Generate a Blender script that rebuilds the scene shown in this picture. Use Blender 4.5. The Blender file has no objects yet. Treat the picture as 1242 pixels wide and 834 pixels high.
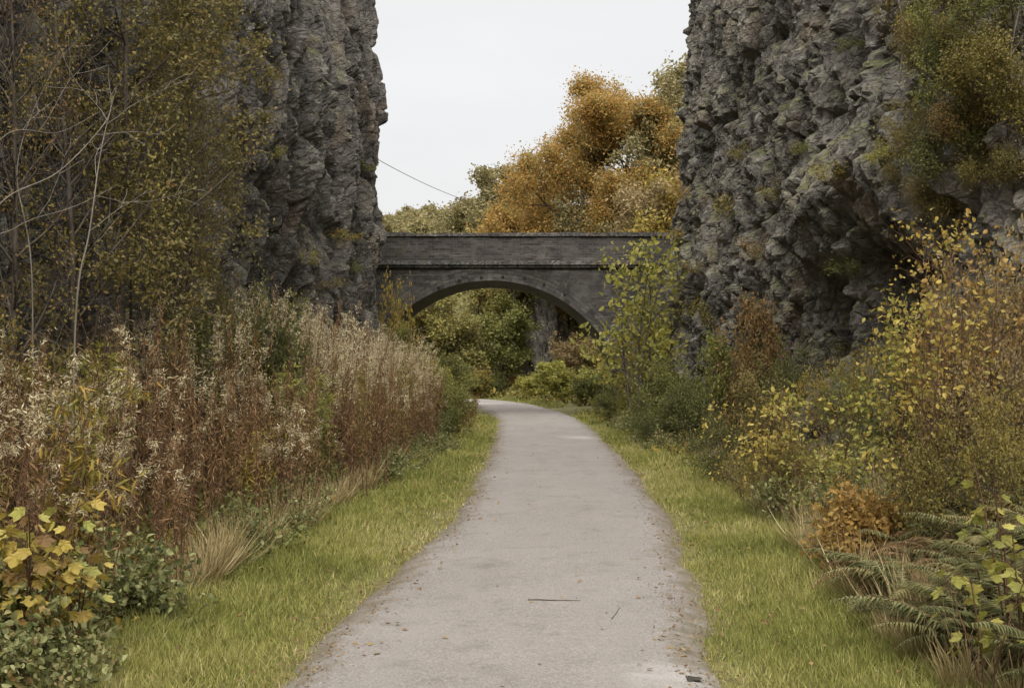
import bpy, math, random
import numpy as np
from mathutils import Vector
from mathutils.bvhtree import BVHTree

C = bpy.context.scene.collection
RNG = np.random.default_rng(7)
FPX, CX, HY, CAMZ = 1500.0, 621.0, 435.0, 1.7

def at(px, py, d):
    """real position seen at a photo pixel when it stands d metres ahead"""
    return np.array([(px - CX) / FPX * d, d, CAMZ + (HY - py) / FPX * d])

# ------------------------------------------------------------------ noise
def _h(ix, iy, seed):
    n = (ix.astype(np.int64) * 374761393 + iy.astype(np.int64) * 668265263 + seed * 974634777) & 0xffffffff
    n = ((n ^ (n >> 13)) * 1274126177) & 0xffffffff
    n = ((n ^ (n >> 16)) * 2246822519) & 0xffffffff
    n = n ^ (n >> 15)
    return (n & 0xffffff) / float(0xffffff)

def vn(x, y, seed=0):
    x0 = np.floor(x); y0 = np.floor(y); fx = x - x0; fy = y - y0
    fx = fx * fx * (3 - 2 * fx); fy = fy * fy * (3 - 2 * fy)
    a = _h(x0, y0, seed); b = _h(x0 + 1, y0, seed); c = _h(x0, y0 + 1, seed); d = _h(x0 + 1, y0 + 1, seed)
    return (a * (1 - fx) + b * fx) * (1 - fy) + (c * (1 - fx) + d * fx) * fy

def fbm(x, y, seed=0, o=4):
    s = 0.0; a = 0.5
    for k in range(o):
        s = s + a * (vn(x * 2 ** k, y * 2 ** k, seed + 17 * k) - 0.5); a *= 0.5
    return s

def worley(x, y, seed):
    x0 = np.floor(x); y0 = np.floor(y)
    f1 = np.full(x.shape, 9.0); f2 = np.full(x.shape, 9.0)
    r = [np.zeros(x.shape) for _ in range(5)]
    for i in (-1, 0, 1):
        for j in (-1, 0, 1):
            cx = x0 + i; cy = y0 + j
            px = cx + _h(cx, cy, seed); py = cy + _h(cx, cy, seed + 1)
            dx = x - px; dy = y - py; d = np.hypot(dx, dy)
            m = d < f1
            f2 = np.where(m, f1, np.minimum(f2, d)); f1 = np.where(m, d, f1)
            for k, v in enumerate((_h(cx, cy, seed + 2), _h(cx, cy, seed + 3), _h(cx, cy, seed + 4), dx, dy)):
                r[k] = np.where(m, v, r[k])
    return f1, f2, r

def sst(a, b, x):
    t = np.clip((x - a) / (b - a), 0, 1); return t * t * (3 - 2 * t)

# ------------------------------------------------------------------ mesh helpers
class MB:
    """collects numpy geometry: vertices, polygons of any size, per-face random value, optional uv"""
    def __init__(s): s.V = []; s.L = []; s.S = []; s.R = []; s.U = []; s.n = 0
    def add(s, V, F, rnd=None, uv=None):
        V = np.asarray(V, float).reshape(-1, 3); F = np.asarray(F, np.int64)
        if len(F) == 0: return
        s.V.append(V); s.L.append((F + s.n).ravel()); s.S.append(np.full(len(F), F.shape[1]))
        s.R.append(np.full(len(F), 0.5) if rnd is None else np.broadcast_to(np.asarray(rnd, float), (len(F),)))
        s.U.append(np.zeros((len(V), 2)) if uv is None else np.asarray(uv, float))
        s.n += len(V)
    def mesh(s, name, mat, smooth=False):
        me = bpy.data.meshes.new(name)
        V = np.concatenate(s.V); L = np.concatenate(s.L); S = np.concatenate(s.S); R = np.concatenate(s.R); U = np.concatenate(s.U)
        me.vertices.add(len(V)); me.vertices.foreach_set('co', V.astype(np.float32).ravel())
        me.loops.add(len(L)); me.loops.foreach_set('vertex_index', L.astype(np.int32))
        me.polygons.add(len(S))
        st = np.concatenate([[0], np.cumsum(S)[:-1]])
        me.polygons.foreach_set('loop_start', st.astype(np.int32))
        me.polygons.foreach_set('use_smooth', np.full(len(S), bool(smooth)))
        a = me.attributes.new('rnd', 'FLOAT', 'FACE'); a.data.foreach_set('value', R.astype(np.float32))
        uvl = me.uv_layers.new(name='UVMap'); uvl.data.foreach_set('uv', U[L].astype(np.float32).ravel())
        me.update(calc_edges=True); me.validate()
        if mat: me.materials.append(mat)
        return me
    def obj(s, name, mat, parent=None, smooth=False):
        return link(name, s.mesh(name, mat, smooth), parent)

def link(name, me, parent=None, loc=None):
    o = bpy.data.objects.new(name, me); C.objects.link(o)
    if parent is not None: o.parent = parent
    if loc is not None: o.location = loc
    return o

def tag(o, label, cat, group=None, kind=None):
    o['label'] = label; o['category'] = cat
    if group: o['group'] = group
    if kind: o['kind'] = kind
    return o

def struct(o): o['kind'] = 'structure'; return o

def thing(name, label, cat, loc=(0, 0, 0), rz=0, sc=1.0, group=None):
    o = bpy.data.objects.new(name, None); C.objects.link(o); o.empty_display_size = 0.2
    o.location = loc; o.rotation_euler = (0, 0, rz); o.scale = (sc,) * 3 if np.isscalar(sc) else sc
    return tag(o, label, cat, group)

def box(mb, x0, x1, y0, y1, z0, z1, rnd=None):
    c = np.array([[x, y, z] for x in (x0, x1) for y in (y0, y1) for z in (z0, z1)])
    F = [(0, 1, 3, 2), (4, 6, 7, 5), (0, 4, 5, 1), (2, 3, 7, 6), (0, 2, 6, 4), (1, 5, 7, 3)]
    pick = [(1, 2), (1, 2), (0, 2), (0, 2), (0, 1), (0, 1)]
    for f, (a, b) in zip(F, pick):
        v = c[list(f)]; mb.add(v, [(0, 1, 2, 3)], rnd, v[:, [a, b]])

def frames(d):
    d = d / np.maximum(np.linalg.norm(d, axis=-1, keepdims=True), 1e-9)
    up = np.where(np.abs(d[..., 2:3]) > 0.95, np.array([1.0, 0, 0]), np.array([0, 0, 1.0]))
    x = np.cross(d, up); x /= np.linalg.norm(x, axis=-1, keepdims=True)
    return d, x, np.cross(x, d)

def tube(mb, P, R, k=5, rnd=0.5):
    P = np.asarray(P, float); R = np.asarray(R, float); n = len(P)
    T = np.gradient(P, axis=0); _, X, Y = frames(T)
    a = np.arange(k) / k * 2 * np.pi
    V = P[:, None] + R[:, None, None] * (np.cos(a)[None, :, None] * X[:, None] + np.sin(a)[None, :, None] * Y[:, None])
    i = np.arange(n - 1)[:, None] * k; j = np.arange(k)[None]; j2 = (j + 1) % k
    F = np.stack([i + j, i + j2, i + k + j2, i + k + j], -1).reshape(-1, 4)
    mb.add(V.reshape(-1, 3), F, rnd)

def scatter(mb, tv, tf, P, D, S, rng, rnd=None, roll=None, sx=None):
    """template leaf (tv along +x, normal +z) placed at P pointing along D with sizes S"""
    n = len(P)
    if n == 0: return
    d, x, y = frames(D)
    if roll is None: roll = rng.uniform(0, 2 * np.pi, n)
    c = np.cos(roll)[:, None]; s = np.sin(roll)[:, None]
    X = x * c + y * s; Y = -x * s + y * c
    S = np.broadcast_to(S, (n,)); sw = S if sx is None else S * sx
    V = P[:, None] + S[:, None, None] * tv[None, :, 0:1] * d[:, None] + sw[:, None, None] * tv[None, :, 1:2] * X[:, None] + S[:, None, None] * tv[None, :, 2:3] * Y[:, None]
    k = len(tv); F = (np.arange(n)[:, None, None] * k + tf[None]).reshape(-1, tf.shape[1])
    r = rng.uniform(0, 1, n) if rnd is None else rnd
    mb.add(V.reshape(-1, 3), F, np.repeat(r, len(tf)))

RHOMB = (np.array([[0, 0, 0], [.45, .28, .10], [1, 0, 0], [.45, -.28, .10]]), np.array([[0, 1, 2, 3]]))
LANCE = (np.array([[0, 0, 0], [.4, .11, .03], [1, 0, -.15], [.4, -.11, .03]]), np.array([[0, 1, 2, 3]]))
OVATE = (np.array([[0, 0, 0], [.22, .26, .07], [.6, .27, .06], [1, 0, -.10], [.6, -.27, .06], [.22, -.26, .07], [.3, 0, 0], [.65, 0, -.02]]),
         np.array([[0, 1, 6, 6], [1, 2, 7, 6], [2, 3, 7, 7], [0, 6, 5, 5], [6, 7, 4, 5], [7, 3, 4, 4]]))
def _clean(t):
    tv, tf = t
    out = []
    for f in tf:
        g = list(dict.fromkeys(f)); out += [(g[0], g[i], g[i + 1]) for i in range(1, len(g) - 1)]
    return tv, np.array(out)
OVATE = _clean(OVATE)
def _palm():
    a = [0, .10, .30, .42, .62, .80, 1.02, 1.02, 1.0]
    rim = []
    for ang, r in [(-150, .36), (-118, .60), (-97, .54), (-62, .90), (-40, .64), (-22, .78), (0, 1.0), (22, .78), (40, .64), (62, .90), (97, .54), (118, .60), (150, .36)]:
        t = math.radians(ang); rim.append((.28 + .72 * r * math.cos(t), .78 * r * math.sin(t), -.16 * r * r + .06 * abs(math.sin(3 * t))))
    V = [(.0, 0, 0), (.28, 0, .05)] + rim
    n = len(rim); F = [(1, 2 + i, 3 + i) for i in range(n - 1)] + [(1, 1 + n, 0), (1, 0, 2)]
    return np.array(V), np.array(F)
PALM = _palm()
BLADE = (np.array([[0, -.04, 0], [0, .04, 0], [.55, .03, .04], [.55, -.03, .04], [1, 0, .16]]), np.array([[0, 1, 2], [0, 2, 3], [3, 2, 4]]))

# ------------------------------------------------------------------ materials
def nt(name):
    m = bpy.data.materials.new(name); m.use_nodes = True
    t = m.node_tree; t.nodes.clear()
    out = t.nodes.new('ShaderNodeOutputMaterial')
    return m, t, out
def N(t, typ, **kw):
    n = t.nodes.new(typ)
    for k, v in kw.items():
        if k.startswith('i_'): n.inputs[k[2:].replace('_', ' ')].default_value = v
        else: setattr(n, k, v)
    return n
def ramp(t, src, stops, interp='LINEAR'):
    r = t.nodes.new('ShaderNodeValToRGB'); e = r.color_ramp.elements; r.color_ramp.interpolation = interp
    while len(e) < len(stops): e.new(0.5)
    for k, (p, c) in enumerate(stops):
        e[k].position = p; e[k].color = (*c, 1) if len(c) == 3 else c
    t.links.new(src, r.inputs[0]); return r.outputs[0]
def noise(t, scale, vec=None, detail=4, rough=.55, out='Fac'):
    n = t.nodes.new('ShaderNodeTexNoise'); n.inputs['Scale'].default_value = scale; n.inputs['Detail'].default_value = detail; n.inputs['Roughness'].default_value = rough
    if vec is not None: t.links.new(vec, n.inputs['Vector'])
    return n.outputs[out]
def mixc(t, f, a, b, mode='MIX'):
    m = t.nodes.new('ShaderNodeMix'); m.data_type = 'RGBA'; m.blend_type = mode
    for s, v in ((m.inputs[0], f), (m.inputs[6], a), (m.inputs[7], b)):
        if hasattr(v, 'default_value') or hasattr(v, 'is_linked'): t.links.new(v, s)
        elif np.isscalar(v): s.default_value = v
        else: s.default_value = (*v, 1)
    return m.outputs[2]
def math_(t, op, a, b=None, clamp=False):
    m = t.nodes.new('ShaderNodeMath'); m.operation = op; m.use_clamp = clamp
    for s, v in ((m.inputs[0], a), (m.inputs[1], b)):
        if v is None: continue
        if np.isscalar(v): s.default_value = v
        else: t.links.new(v, s)
    return m.outputs[0]
def mapr(t, src, a, b, c=0.0, d=1.0):
    m = t.nodes.new('ShaderNodeMapRange'); t.links.new(src, m.inputs[0])
    for k, v in enumerate((a, b, c, d)): m.inputs[k + 1].default_value = v
    return m.outputs[0]
def scaled(t, vec, s):
    m = t.nodes.new('ShaderNodeMapping'); t.links.new(vec, m.inputs[0]); m.inputs['Scale'].default_value = s; return m.outputs[0]
def bump(t, h, dist=.02, strength=1.0, nrm=None):
    b = t.nodes.new('ShaderNodeBump'); b.inputs['Distance'].default_value = dist; b.inputs['Strength'].default_value = strength
    t.links.new(h, b.inputs['Height'])
    if nrm is not None: t.links.new(nrm, b.inputs['Normal'])
    return b.outputs[0]
def pbsdf(t, out, col, rough=.9, nrm=None, spec=.25):
    p = t.nodes.new('ShaderNodeBsdfPrincipled')
    if hasattr(col, 'is_linked'): t.links.new(col, p.inputs['Base Color'])
    else: p.inputs['Base Color'].default_value = (*col, 1)
    if hasattr(rough, 'is_linked'): t.links.new(rough, p.inputs['Roughness'])
    else: p.inputs['Roughness'].default_value = rough
    p.inputs['Specular IOR Level'].default_value = spec
    if nrm is not None: t.links.new(nrm, p.inputs['Normal'])
    t.links.new(p.outputs[0], out.inputs[0]); return p

def leafmat(name, cols, tr=.3, rough=.6, vary=.25):
    """leaf colours run over each leaf's own random value; tr is the light let through"""
    m, t, out = nt(name)
    a = N(t, 'ShaderNodeAttribute', attribute_name='rnd').outputs['Fac']
    oi = t.nodes.new('ShaderNodeObjectInfo').outputs['Random']
    f = math_(t, 'ADD', a, math_(t, 'MULTIPLY', math_(t, 'SUBTRACT', oi, .5), vary), True)
    c = ramp(t, f, [(i / (len(cols) - 1), k) for i, k in enumerate(cols)])
    tc = t.nodes.new('ShaderNodeTexCoord').outputs['Object']
    c = mixc(t, mapr(t, noise(t, 9, tc, 2), .35, .7), c, mixc(t, .35, c, (.10, .07, .03)))
    p = t.nodes.new('ShaderNodeBsdfPrincipled'); t.links.new(c, p.inputs['Base Color'])
    p.inputs['Roughness'].default_value = rough; p.inputs['Specular IOR Level'].default_value = .2
    tl = t.nodes.new('ShaderNodeBsdfTranslucent'); t.links.new(c, tl.inputs['Color'])
    mx = t.nodes.new('ShaderNodeMixShader'); mx.inputs[0].default_value = tr
    t.links.new(p.outputs[0], mx.inputs[1]); t.links.new(tl.outputs[0], mx.inputs[2]); t.links.new(mx.outputs[0], out.inputs[0])
    return m

def barkmat(name, a, b):
    m, t, out = nt(name); tc = t.nodes.new('ShaderNodeTexCoord').outputs['Object']
    n = noise(t, 14, scaled(t, tc, (1, 1, .25)), 5)
    pbsdf(t, out, ramp(t, n, [(.3, a), (.7, b)]), .9, bump(t, n, .01)); return m

M = {}
M['bark'] = barkmat('bark', (.035, .028, .02), (.11, .09, .07))
M['bark_pale'] = barkmat('bark_pale', (.10, .085, .065), (.21, .185, .15))
M['stem_brown'] = barkmat('stem_brown', (.05, .026, .015), (.13, .07, .04))
M['stem_green'] = barkmat('stem_green', (.07, .07, .03), (.16, .14, .07))
PAL = {
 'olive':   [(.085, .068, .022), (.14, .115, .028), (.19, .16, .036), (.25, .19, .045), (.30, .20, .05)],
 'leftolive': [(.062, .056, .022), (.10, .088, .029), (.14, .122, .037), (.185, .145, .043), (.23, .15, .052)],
 'wood': [(.13, .12, .045), (.19, .175, .055), (.25, .225, .065), (.31, .26, .075)],
 'darkgreen': [(.045, .055, .018), (.075, .085, .024), (.115, .12, .032), (.17, .155, .045)],
 'midgreen': [(.075, .085, .025), (.12, .13, .032), (.185, .19, .045), (.26, .22, .055)],
 'yellowgreen': [(.16, .165, .035), (.25, .245, .05), (.34, .305, .065), (.43, .37, .10)],
 'yellow': [(.28, .21, .05), (.40, .30, .065), (.48, .36, .085), (.37, .33, .09)],
 'orange': [(.17, .095, .03), (.27, .155, .04), (.35, .215, .055), (.34, .25, .07)],
 'beech': [(.23, .125, .035), (.34, .18, .042), (.38, .225, .055), (.31, .235, .068), (.21, .195, .065)],
 'tan': [(.17, .12, .055), (.24, .175, .08), (.30, .22, .10), (.24, .20, .085)],
 'rust': [(.12, .075, .032), (.18, .105, .038), (.22, .14, .048), (.14, .13, .045)],
 'autumn_mix': [(.11, .105, .028), (.19, .175, .038), (.30, .235, .045), (.34, .20, .035), (.24, .21, .05)],
 'drybrown': [(.11, .058, .025), (.18, .098, .042), (.245, .145, .063), (.31, .205, .095)],
 'fluff': [(.36, .29, .15), (.50, .42, .245), (.62, .54, .34), (.72, .65, .45)],
 'straw': [(.24, .18, .08), (.34, .26, .12), (.44, .36, .19)],
 'fern': [(.08, .09, .038), (.125, .135, .052), (.18, .18, .072), (.26, .22, .09)],
 'deadfern': [(.16, .10, .05), (.23, .15, .07), (.30, .21, .10)],
 'bramble': [(.04, .05, .018), (.085, .10, .032), (.15, .165, .05), (.27, .27, .12), (.24, .13, .04)],
 'farwood': [(.14, .12, .055), (.19, .165, .07), (.24, .205, .085), (.28, .22, .09)],
}
for k, v in PAL.items(): M[k] = leafmat(k, v, .38 if k in ('yellow', 'yellowgreen', 'orange', 'beech') else .28)
M['syc'] = leafmat('syc', [(.16, .09, .03), (.34, .25, .05), (.44, .33, .07), (.46, .38, .09), (.27, .28, .07)], .35, .55)
M['grass'] = leafmat('grass', [(.115, .132, .031), (.20, .212, .048), (.285, .278, .073), (.38, .345, .125), (.47, .40, .20)], .3, .6, 0)

def cliffmat(name, dark, mid, pale, moss, moss_amt):
    m, t, out = nt(name)
    g = t.nodes.new('ShaderNodeNewGeometry'); pos = g.outputs['Position']
    n1 = noise(t, .9, pos, 8, .62); n2 = noise(t, 6, pos, 6, .6); n3 = noise(t, 2.2, scaled(t, pos, (1, 1, .18)), 6, .6)
    c = ramp(t, n1, [(.30, dark), (.5, mid), (.68, pale)])
    c = mixc(t, mapr(t, n2, .45, .7, 0, .55), c, pale)
    c = mixc(t, mapr(t, n3, .52, .66, 0, .6), c, tuple(x * .55 for x in dark))       # dark seepage streaks
    nl = noise(t, 3.1, pos, 7, .7)
    c = mixc(t, mapr(t, nl, .60, .68, 0, .7), c, (.36, .35, .31))                     # pale lichen and fresh breaks
    c = mixc(t, mapr(t, noise(t, .7, pos, 3), .56, .66, 0, .35), c, (.19, .13, .07))  # iron staining
    sep = t.nodes.new('ShaderNodeSeparateXYZ'); t.links.new(g.outputs['Normal'], sep.inputs[0])
    mo = math_(t, 'MULTIPLY', mapr(t, sep.outputs[2], .15, .65), mapr(t, noise(t, 1.7, pos, 5), .40, .60), True)
    c = mixc(t, math_(t, 'MULTIPLY', mo, moss_amt), c, moss)
    v = N(t, 'ShaderNodeTexVoronoi', feature='DISTANCE_TO_EDGE'); v.inputs['Scale'].default_value = 5
    t.links.new(math_vec(t, pos, n2), v.inputs['Vector'])
    h = math_(t, 'ADD', math_(t, 'MULTIPLY', noise(t, 9, pos, 8, .65), 1.0), math_(t, 'MULTIPLY', mapr(t, v.outputs[0], 0, .12), .35))
    pbsdf(t, out, c, .88, bump(t, h, .09, 1.0), .3)
    return m
def math_vec(t, vec, f):
    m = t.nodes.new('ShaderNodeVectorMath'); m.operation = 'ADD'; t.links.new(vec, m.inputs[0])
    k = t.nodes.new('ShaderNodeVectorMath'); k.operation = 'SCALE'; k.inputs[0].default_value = (.35, .2, .3); t.links.new(f, k.inputs['Scale'])
    t.links.new(k.outputs[0], m.inputs[1]); return m.outputs[0]
M['rock_dark'] = cliffmat('rock_dark', (.052, .046, .040), (.112, .10, .087), (.21, .188, .16), (.13, .125, .045), .7)
M['rock_grey'] = cliffmat('rock_grey', (.060, .053, .044), (.13, .117, .098), (.26, .235, .20), (.13, .13, .045), .9)

def groundmat():
    m, t, out = nt('soil_and_litter'); pos = t.nodes.new('ShaderNodeNewGeometry').outputs['Position']
    c = ramp(t, noise(t, 1.1, pos, 6), [(.3, (.05, .042, .018)), (.5, (.085, .075, .028)), (.7, (.12, .095, .04))])
    c = mixc(t, mapr(t, noise(t, 18, pos, 5), .42, .62), c, (.13, .12, .035))
    pbsdf(t, out, c, .95, bump(t, noise(t, 25, pos, 6), .03)); return m
M['ground'] = groundmat()

def pathmat():
    m, t, out = nt('crushed_limestone_path'); pos = t.nodes.new('ShaderNodeNewGeometry').outputs['Position']
    uv = t.nodes.new('ShaderNodeUVMap').outputs[0]; sp = t.nodes.new('ShaderNodeSeparateXYZ'); t.links.new(uv, sp.inputs[0])
    e = math_(t, 'ABSOLUTE', sp.outputs[0])
    c = ramp(t, noise(t, .9, pos, 6, .6), [(.3, (.138, .121, .106)), (.5, (.162, .143, .126)), (.7, (.186, .165, .146))])
    fine = noise(t, 75, pos, 3, .7)
    c = mixc(t, mapr(t, fine, .42, .62, 0, .75), c, (.265, .24, .215))
    c = mixc(t, mapr(t, noise(t, 28, pos, 5, .75), .56, .66, 0, .55), c, (.12, .104, .088))
    c = mixc(t, mapr(t, noise(t, 33, scaled(t, pos, (1, .8, 1)), 4, .7), .60, .66, 0, .6), c, (.30, .275, .25))
    c = mixc(t, mapr(t, noise(t, 42, pos, 4, .7), .60, .72, 0, .6), c, (.085, .072, .06))
    c = mixc(t, mapr(t, noise(t, 3.2, pos, 5, .7), .54, .70, 0, .5), c, (.10, .087, .073))
    ed = math_(t, 'MULTIPLY', mapr(t, math_(t, 'ADD', e, math_(t, 'MULTIPLY', math_(t, 'SUBTRACT', noise(t, 5, pos, 5), .5), .60)), .76, 1.0), .85, True)
    c = mixc(t, ed, c, (.105, .085, .05))
    tr = mapr(t, math_(t, 'ABSOLUTE', math_(t, 'SUBTRACT', e, .52)), .0, .16, .22, 0)
    c = mixc(t, math_(t, 'MULTIPLY', tr, mapr(t, noise(t, 1.3, pos, 4), .35, .65)), c, (.235, .215, .195))
    for (qx, qy, rad) in ((.86, 6.45, .30), (1.42, 26.0, .55), (-1.2, 45.5, 1.2)):      # pale patches: nearest paints a puddle's sky reflection, middle is silt, farthest just paler
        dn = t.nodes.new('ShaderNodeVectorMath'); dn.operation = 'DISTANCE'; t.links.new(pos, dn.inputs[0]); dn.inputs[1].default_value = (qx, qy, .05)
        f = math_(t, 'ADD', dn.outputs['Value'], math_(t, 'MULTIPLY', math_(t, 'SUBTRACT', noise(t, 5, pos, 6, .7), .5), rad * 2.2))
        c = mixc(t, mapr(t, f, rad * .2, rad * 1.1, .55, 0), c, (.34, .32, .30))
    v = N(t, 'ShaderNodeTexVoronoi'); v.inputs['Scale'].default_value = 55; t.links.new(pos, v.inputs['Vector'])
    h = math_(t, 'ADD', math_(t, 'MULTIPLY', fine, .6), math_(t, 'MULTIPLY', math_(t, 'SUBTRACT', 1, v.outputs[0]), .5))
    pbsdf(t, out, c, .9, bump(t, h, .016, 1.0, bump(t, noise(t, 4, pos, 5), .03, .6)), .2); return m
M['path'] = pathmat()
M['path_grit'] = barkmat('path_grit', (.10, .085, .07), (.26, .235, .21))

def brickmat(name, c1, c2, mort, bw=.225, bh=.075, stain=.5):
    m, t, out = nt(name); pos = t.nodes.new('ShaderNodeNewGeometry').outputs['Position']
    uv = t.nodes.new('ShaderNodeUVMap').outputs[0]
    b = N(t, 'ShaderNodeTexBrick'); t.links.new(uv, b.inputs['Vector'])
    b.inputs['Scale'].default_value = 1; b.inputs['Brick Width'].default_value = bw; b.inputs['Row Height'].default_value = bh
    b.inputs['Mortar Size'].default_value = .007; b.inputs['Mortar Smooth'].default_value = .3; b.inputs['Bias'].default_value = -.1
    b.inputs['Color1'].default_value = (*c1, 1); b.inputs['Color2'].default_value = (*c2, 1); b.inputs['Mortar'].default_value = (*mort, 1)
    n = noise(t, 1.3, pos, 7, .65)
    c = mixc(t, mapr(t, n, .5, .72, 0, stain), b.outputs['Color'], (.16, .15, .135))
    c = mixc(t, mapr(t, noise(t, 2.1, pos, 6, .7), .55, .68, 0, .6), c, (.02, .018, .017))
    c = mixc(t, mapr(t, noise(t, .8, scaled(t, pos, (1, 1, .4)), 7, .7), .60, .70, 0, .6), c, (.30, .28, .24))
    c = mixc(t, mapr(t, noise(t, 1.9, pos, 4), .60, .72, 0, .45), c, (.075, .075, .03))
    c = mixc(t, mapr(t, noise(t, 2.2, scaled(t, pos, (.35, 1, 6)), 6, .7), .57, .66, 0, .55), c, (.22, .20, .175))      # lime streaked along the courses
    c = mixc(t, mapr(t, noise(t, 14, pos, 4, .8), .35, .65, 0, .5), c, (.045, .04, .036))
    h = math_(t, 'SUBTRACT', math_(t, 'MULTIPLY', noise(t, 16, pos, 6, .7), 1.1), math_(t, 'MULTIPLY', b.outputs['Fac'], .7))
    pbsdf(t, out, c, .85, bump(t, h, .012), .3); return m
M['brick'] = brickmat('sooty_brick', (.020, .018, .016), (.082, .071, .062), (.06, .054, .048), stain=.7)
M['brick_parapet'] = brickmat('parapet_brick', (.030, .026, .024), (.102, .088, .078), (.10, .09, .08), stain=.7)
M['brick_ring'] = brickmat('ring_brick', (.026, .023, .021), (.10, .088, .078), (.036, .032, .029), bw=.19, bh=.112, stain=.7)
M['soffit'] = brickmat('soffit_brick', (.05, .045, .042), (.09, .08, .075), (.13, .12, .105))
M['stone_trim'] = cliffmat('weathered_trim', (.05, .045, .04), (.10, .092, .085), (.19, .175, .155), (.10, .10, .04), .8)
M['iron'] = barkmat('dark_iron', (.012, .011, .010), (.03, .026, .024))

# ------------------------------------------------------------------ path and terrain
PC = np.array([(-.3, -8), (-.2, -2), (-.05, 6.4), (.23, 9.6), (.61, 15.4), (.80, 26.8), (.68, 35.5), (.10, 42), (-.75, 47), (-2.3, 51), (-4.6, 54.5), (-8, 57.5), (-13, 60), (-20, 62), (-30, 63.5)], float)
def catmull(P, n):
    P = np.vstack([2 * P[0] - P[1], P, 2 * P[-1] - P[-2]]); o = []
    for i in range(1, len(P) - 2):
        t = np.linspace(0, 1, n, endpoint=False)[:, None]; a, b, c, d = P[i - 1:i + 3]
        o.append(.5 * (2 * b + (c - a) * t + (2 * a - 5 * b + 4 * c - d) * t ** 2 + (3 * b - a - 3 * c + d) * t ** 3))
    return np.vstack(o + [P[-2:-1]])
PATH = catmull(PC, 24)
PT = np.gradient(PATH, axis=0); PT /= np.linalg.norm(PT, axis=1, keepdims=True)
PHW = 1.18
def lat(x, y):
    """signed sideways distance from the path's centre line (right is positive)"""
    x = np.asarray(x, float); y = np.asarray(y, float); sh = x.shape; x = x.ravel(); y = y.ravel()
    out = np.empty(x.shape)
    for a in range(0, len(x), 20000):
        dx = x[a:a + 20000, None] - PATH[None, :, 0]; dy = y[a:a + 20000, None] - PATH[None, :, 1]
        d2 = dx * dx + dy * dy; i = d2.argmin(1); r = np.arange(len(i))
        s = PT[i, 1] * dx[r, i] - PT[i, 0] * dy[r, i]
        out[a:a + 20000] = np.sqrt(d2[r, i]) * np.where(s >= 0, 1, -1)
    return out.reshape(sh)
def gh(x, y):
    x = np.asarray(x, float); y = np.asarray(y, float)
    l = lat(x, y); al = np.abs(l)
    cut = np.where(l > 0, .42 * np.clip(al - 2.5, 0, 3), .22 * np.clip(al - 2.6, 0, 3))
    far_r = (.30 + .22 * sst(1, 6, x)) * np.clip(al - 3.4, 0, 10.5) + .10 * np.clip(al - 11.7, 0, 60)
    far_l = .75 * np.clip(al - 4.8, 0, 6.0) + .08 * np.clip(al - 11, 0, 60)
    far = np.where(l > 0, far_r, far_l)
    b = sst(33.5, 38, y)
    z = cut * (1 - b) + far * b
    z = z + (.06 * fbm(x * .9, y * .9, 5) + .5 * fbm(x * .15, y * .15, 6) * b) * sst(1.3, 3, al)
    z = z - .03 * sst(.9, 1.4, al) * (1 - sst(1.5, 2.2, al))
    hill = 8.0 * sst(85, 150, y) * (1 + .30 * fbm(x / 45, y / 60, 9)) + 8 * sst(5, 40, x) * sst(60, 110, y)
    z = z + hill
    z = z + 5 * sst(10, 40, np.abs(x)) * sst(-5, 30, y)
    return z

def axis(segs):
    o = []
    for a, b, st in segs: o.append(np.arange(a, b, st))
    return np.concatenate(o + [[segs[-1][1]]])
xs = axis([(-420, -60, 20), (-60, -14, 2), (-14, -6, .5), (-6, 6, .16), (6, 14, .5), (14, 60, 2), (60, 420, 20)])
ys = axis([(-60, -10, 5), (-10, 4, .5), (4, 45, .2), (45, 75, .5), (75, 160, 2.5), (160, 520, 12)])
X, Y = np.meshgrid(xs, ys)
Z = gh(X, Y)
mb = MB(); nx = len(xs); ny = len(ys)
i = np.arange(ny - 1)[:, None] * nx; j = np.arange(nx - 1)[None]
F = np.stack([i + j, i + j + 1, i + nx + j + 1, i + nx + j], -1).reshape(-1, 4)
mb.add(np.stack([X, Y, Z], -1).reshape(-1, 3), F)
struct(mb.obj('ground', M['ground'], smooth=True))

# path: dense strip with ragged edges, 4 mm and more over the ground
fine = catmull(PATH, 4)
seg = np.concatenate([[0], np.cumsum(np.linalg.norm(np.diff(fine, axis=0), axis=1))])
S = np.arange(0, seg[-1], .07); P2 = np.stack([np.interp(S, seg, fine[:, k]) for k in (0, 1)], 1)
T2 = np.gradient(P2, axis=0); T2 /= np.linalg.norm(T2, axis=1, keepdims=True); N2 = np.stack([T2[:, 1], -T2[:, 0]], 1)
U = np.linspace(-1, 1, 25)
hwL = PHW + .22 * fbm(S * .8, S * 0 + 1.7, 31, 5) + .03 * (vn(S * 9, S * 0, 37) - .5)
hwR = PHW + .22 * fbm(S * .8, S * 0 + 8.7, 33, 5) + .03 * (vn(S * 9, S * 0 + 5, 37) - .5)
hw = np.where(U[None] < 0, hwL[:, None], hwR[:, None])
Q = P2[:, None] + N2[:, None] * (U[None] * hw)[..., None]
zz = .03 + .03 * (1 - U[None] ** 2) + .025 * fbm(Q[..., 0] * .9, Q[..., 1] * .9, 41)
zz = zz - .045 * sst(.86, 1.0, np.abs(U[None]))
mb = MB(); n = len(U); k = len(S)
i = np.arange(k - 1)[:, None] * n; j = np.arange(n - 1)[None]
F = np.stack([i + j, i + j + 1, i + n + j + 1, i + n + j], -1).reshape(-1, 4)
mb.add(np.concatenate([Q, zz[..., None]], -1).reshape(-1, 3), F, None, np.stack([np.broadcast_to(U[None], hw.shape), np.broadcast_to(S[:, None], hw.shape)], -1).reshape(-1, 2))
path_o = struct(mb.obj('path', M['path'], smooth=True))
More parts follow.
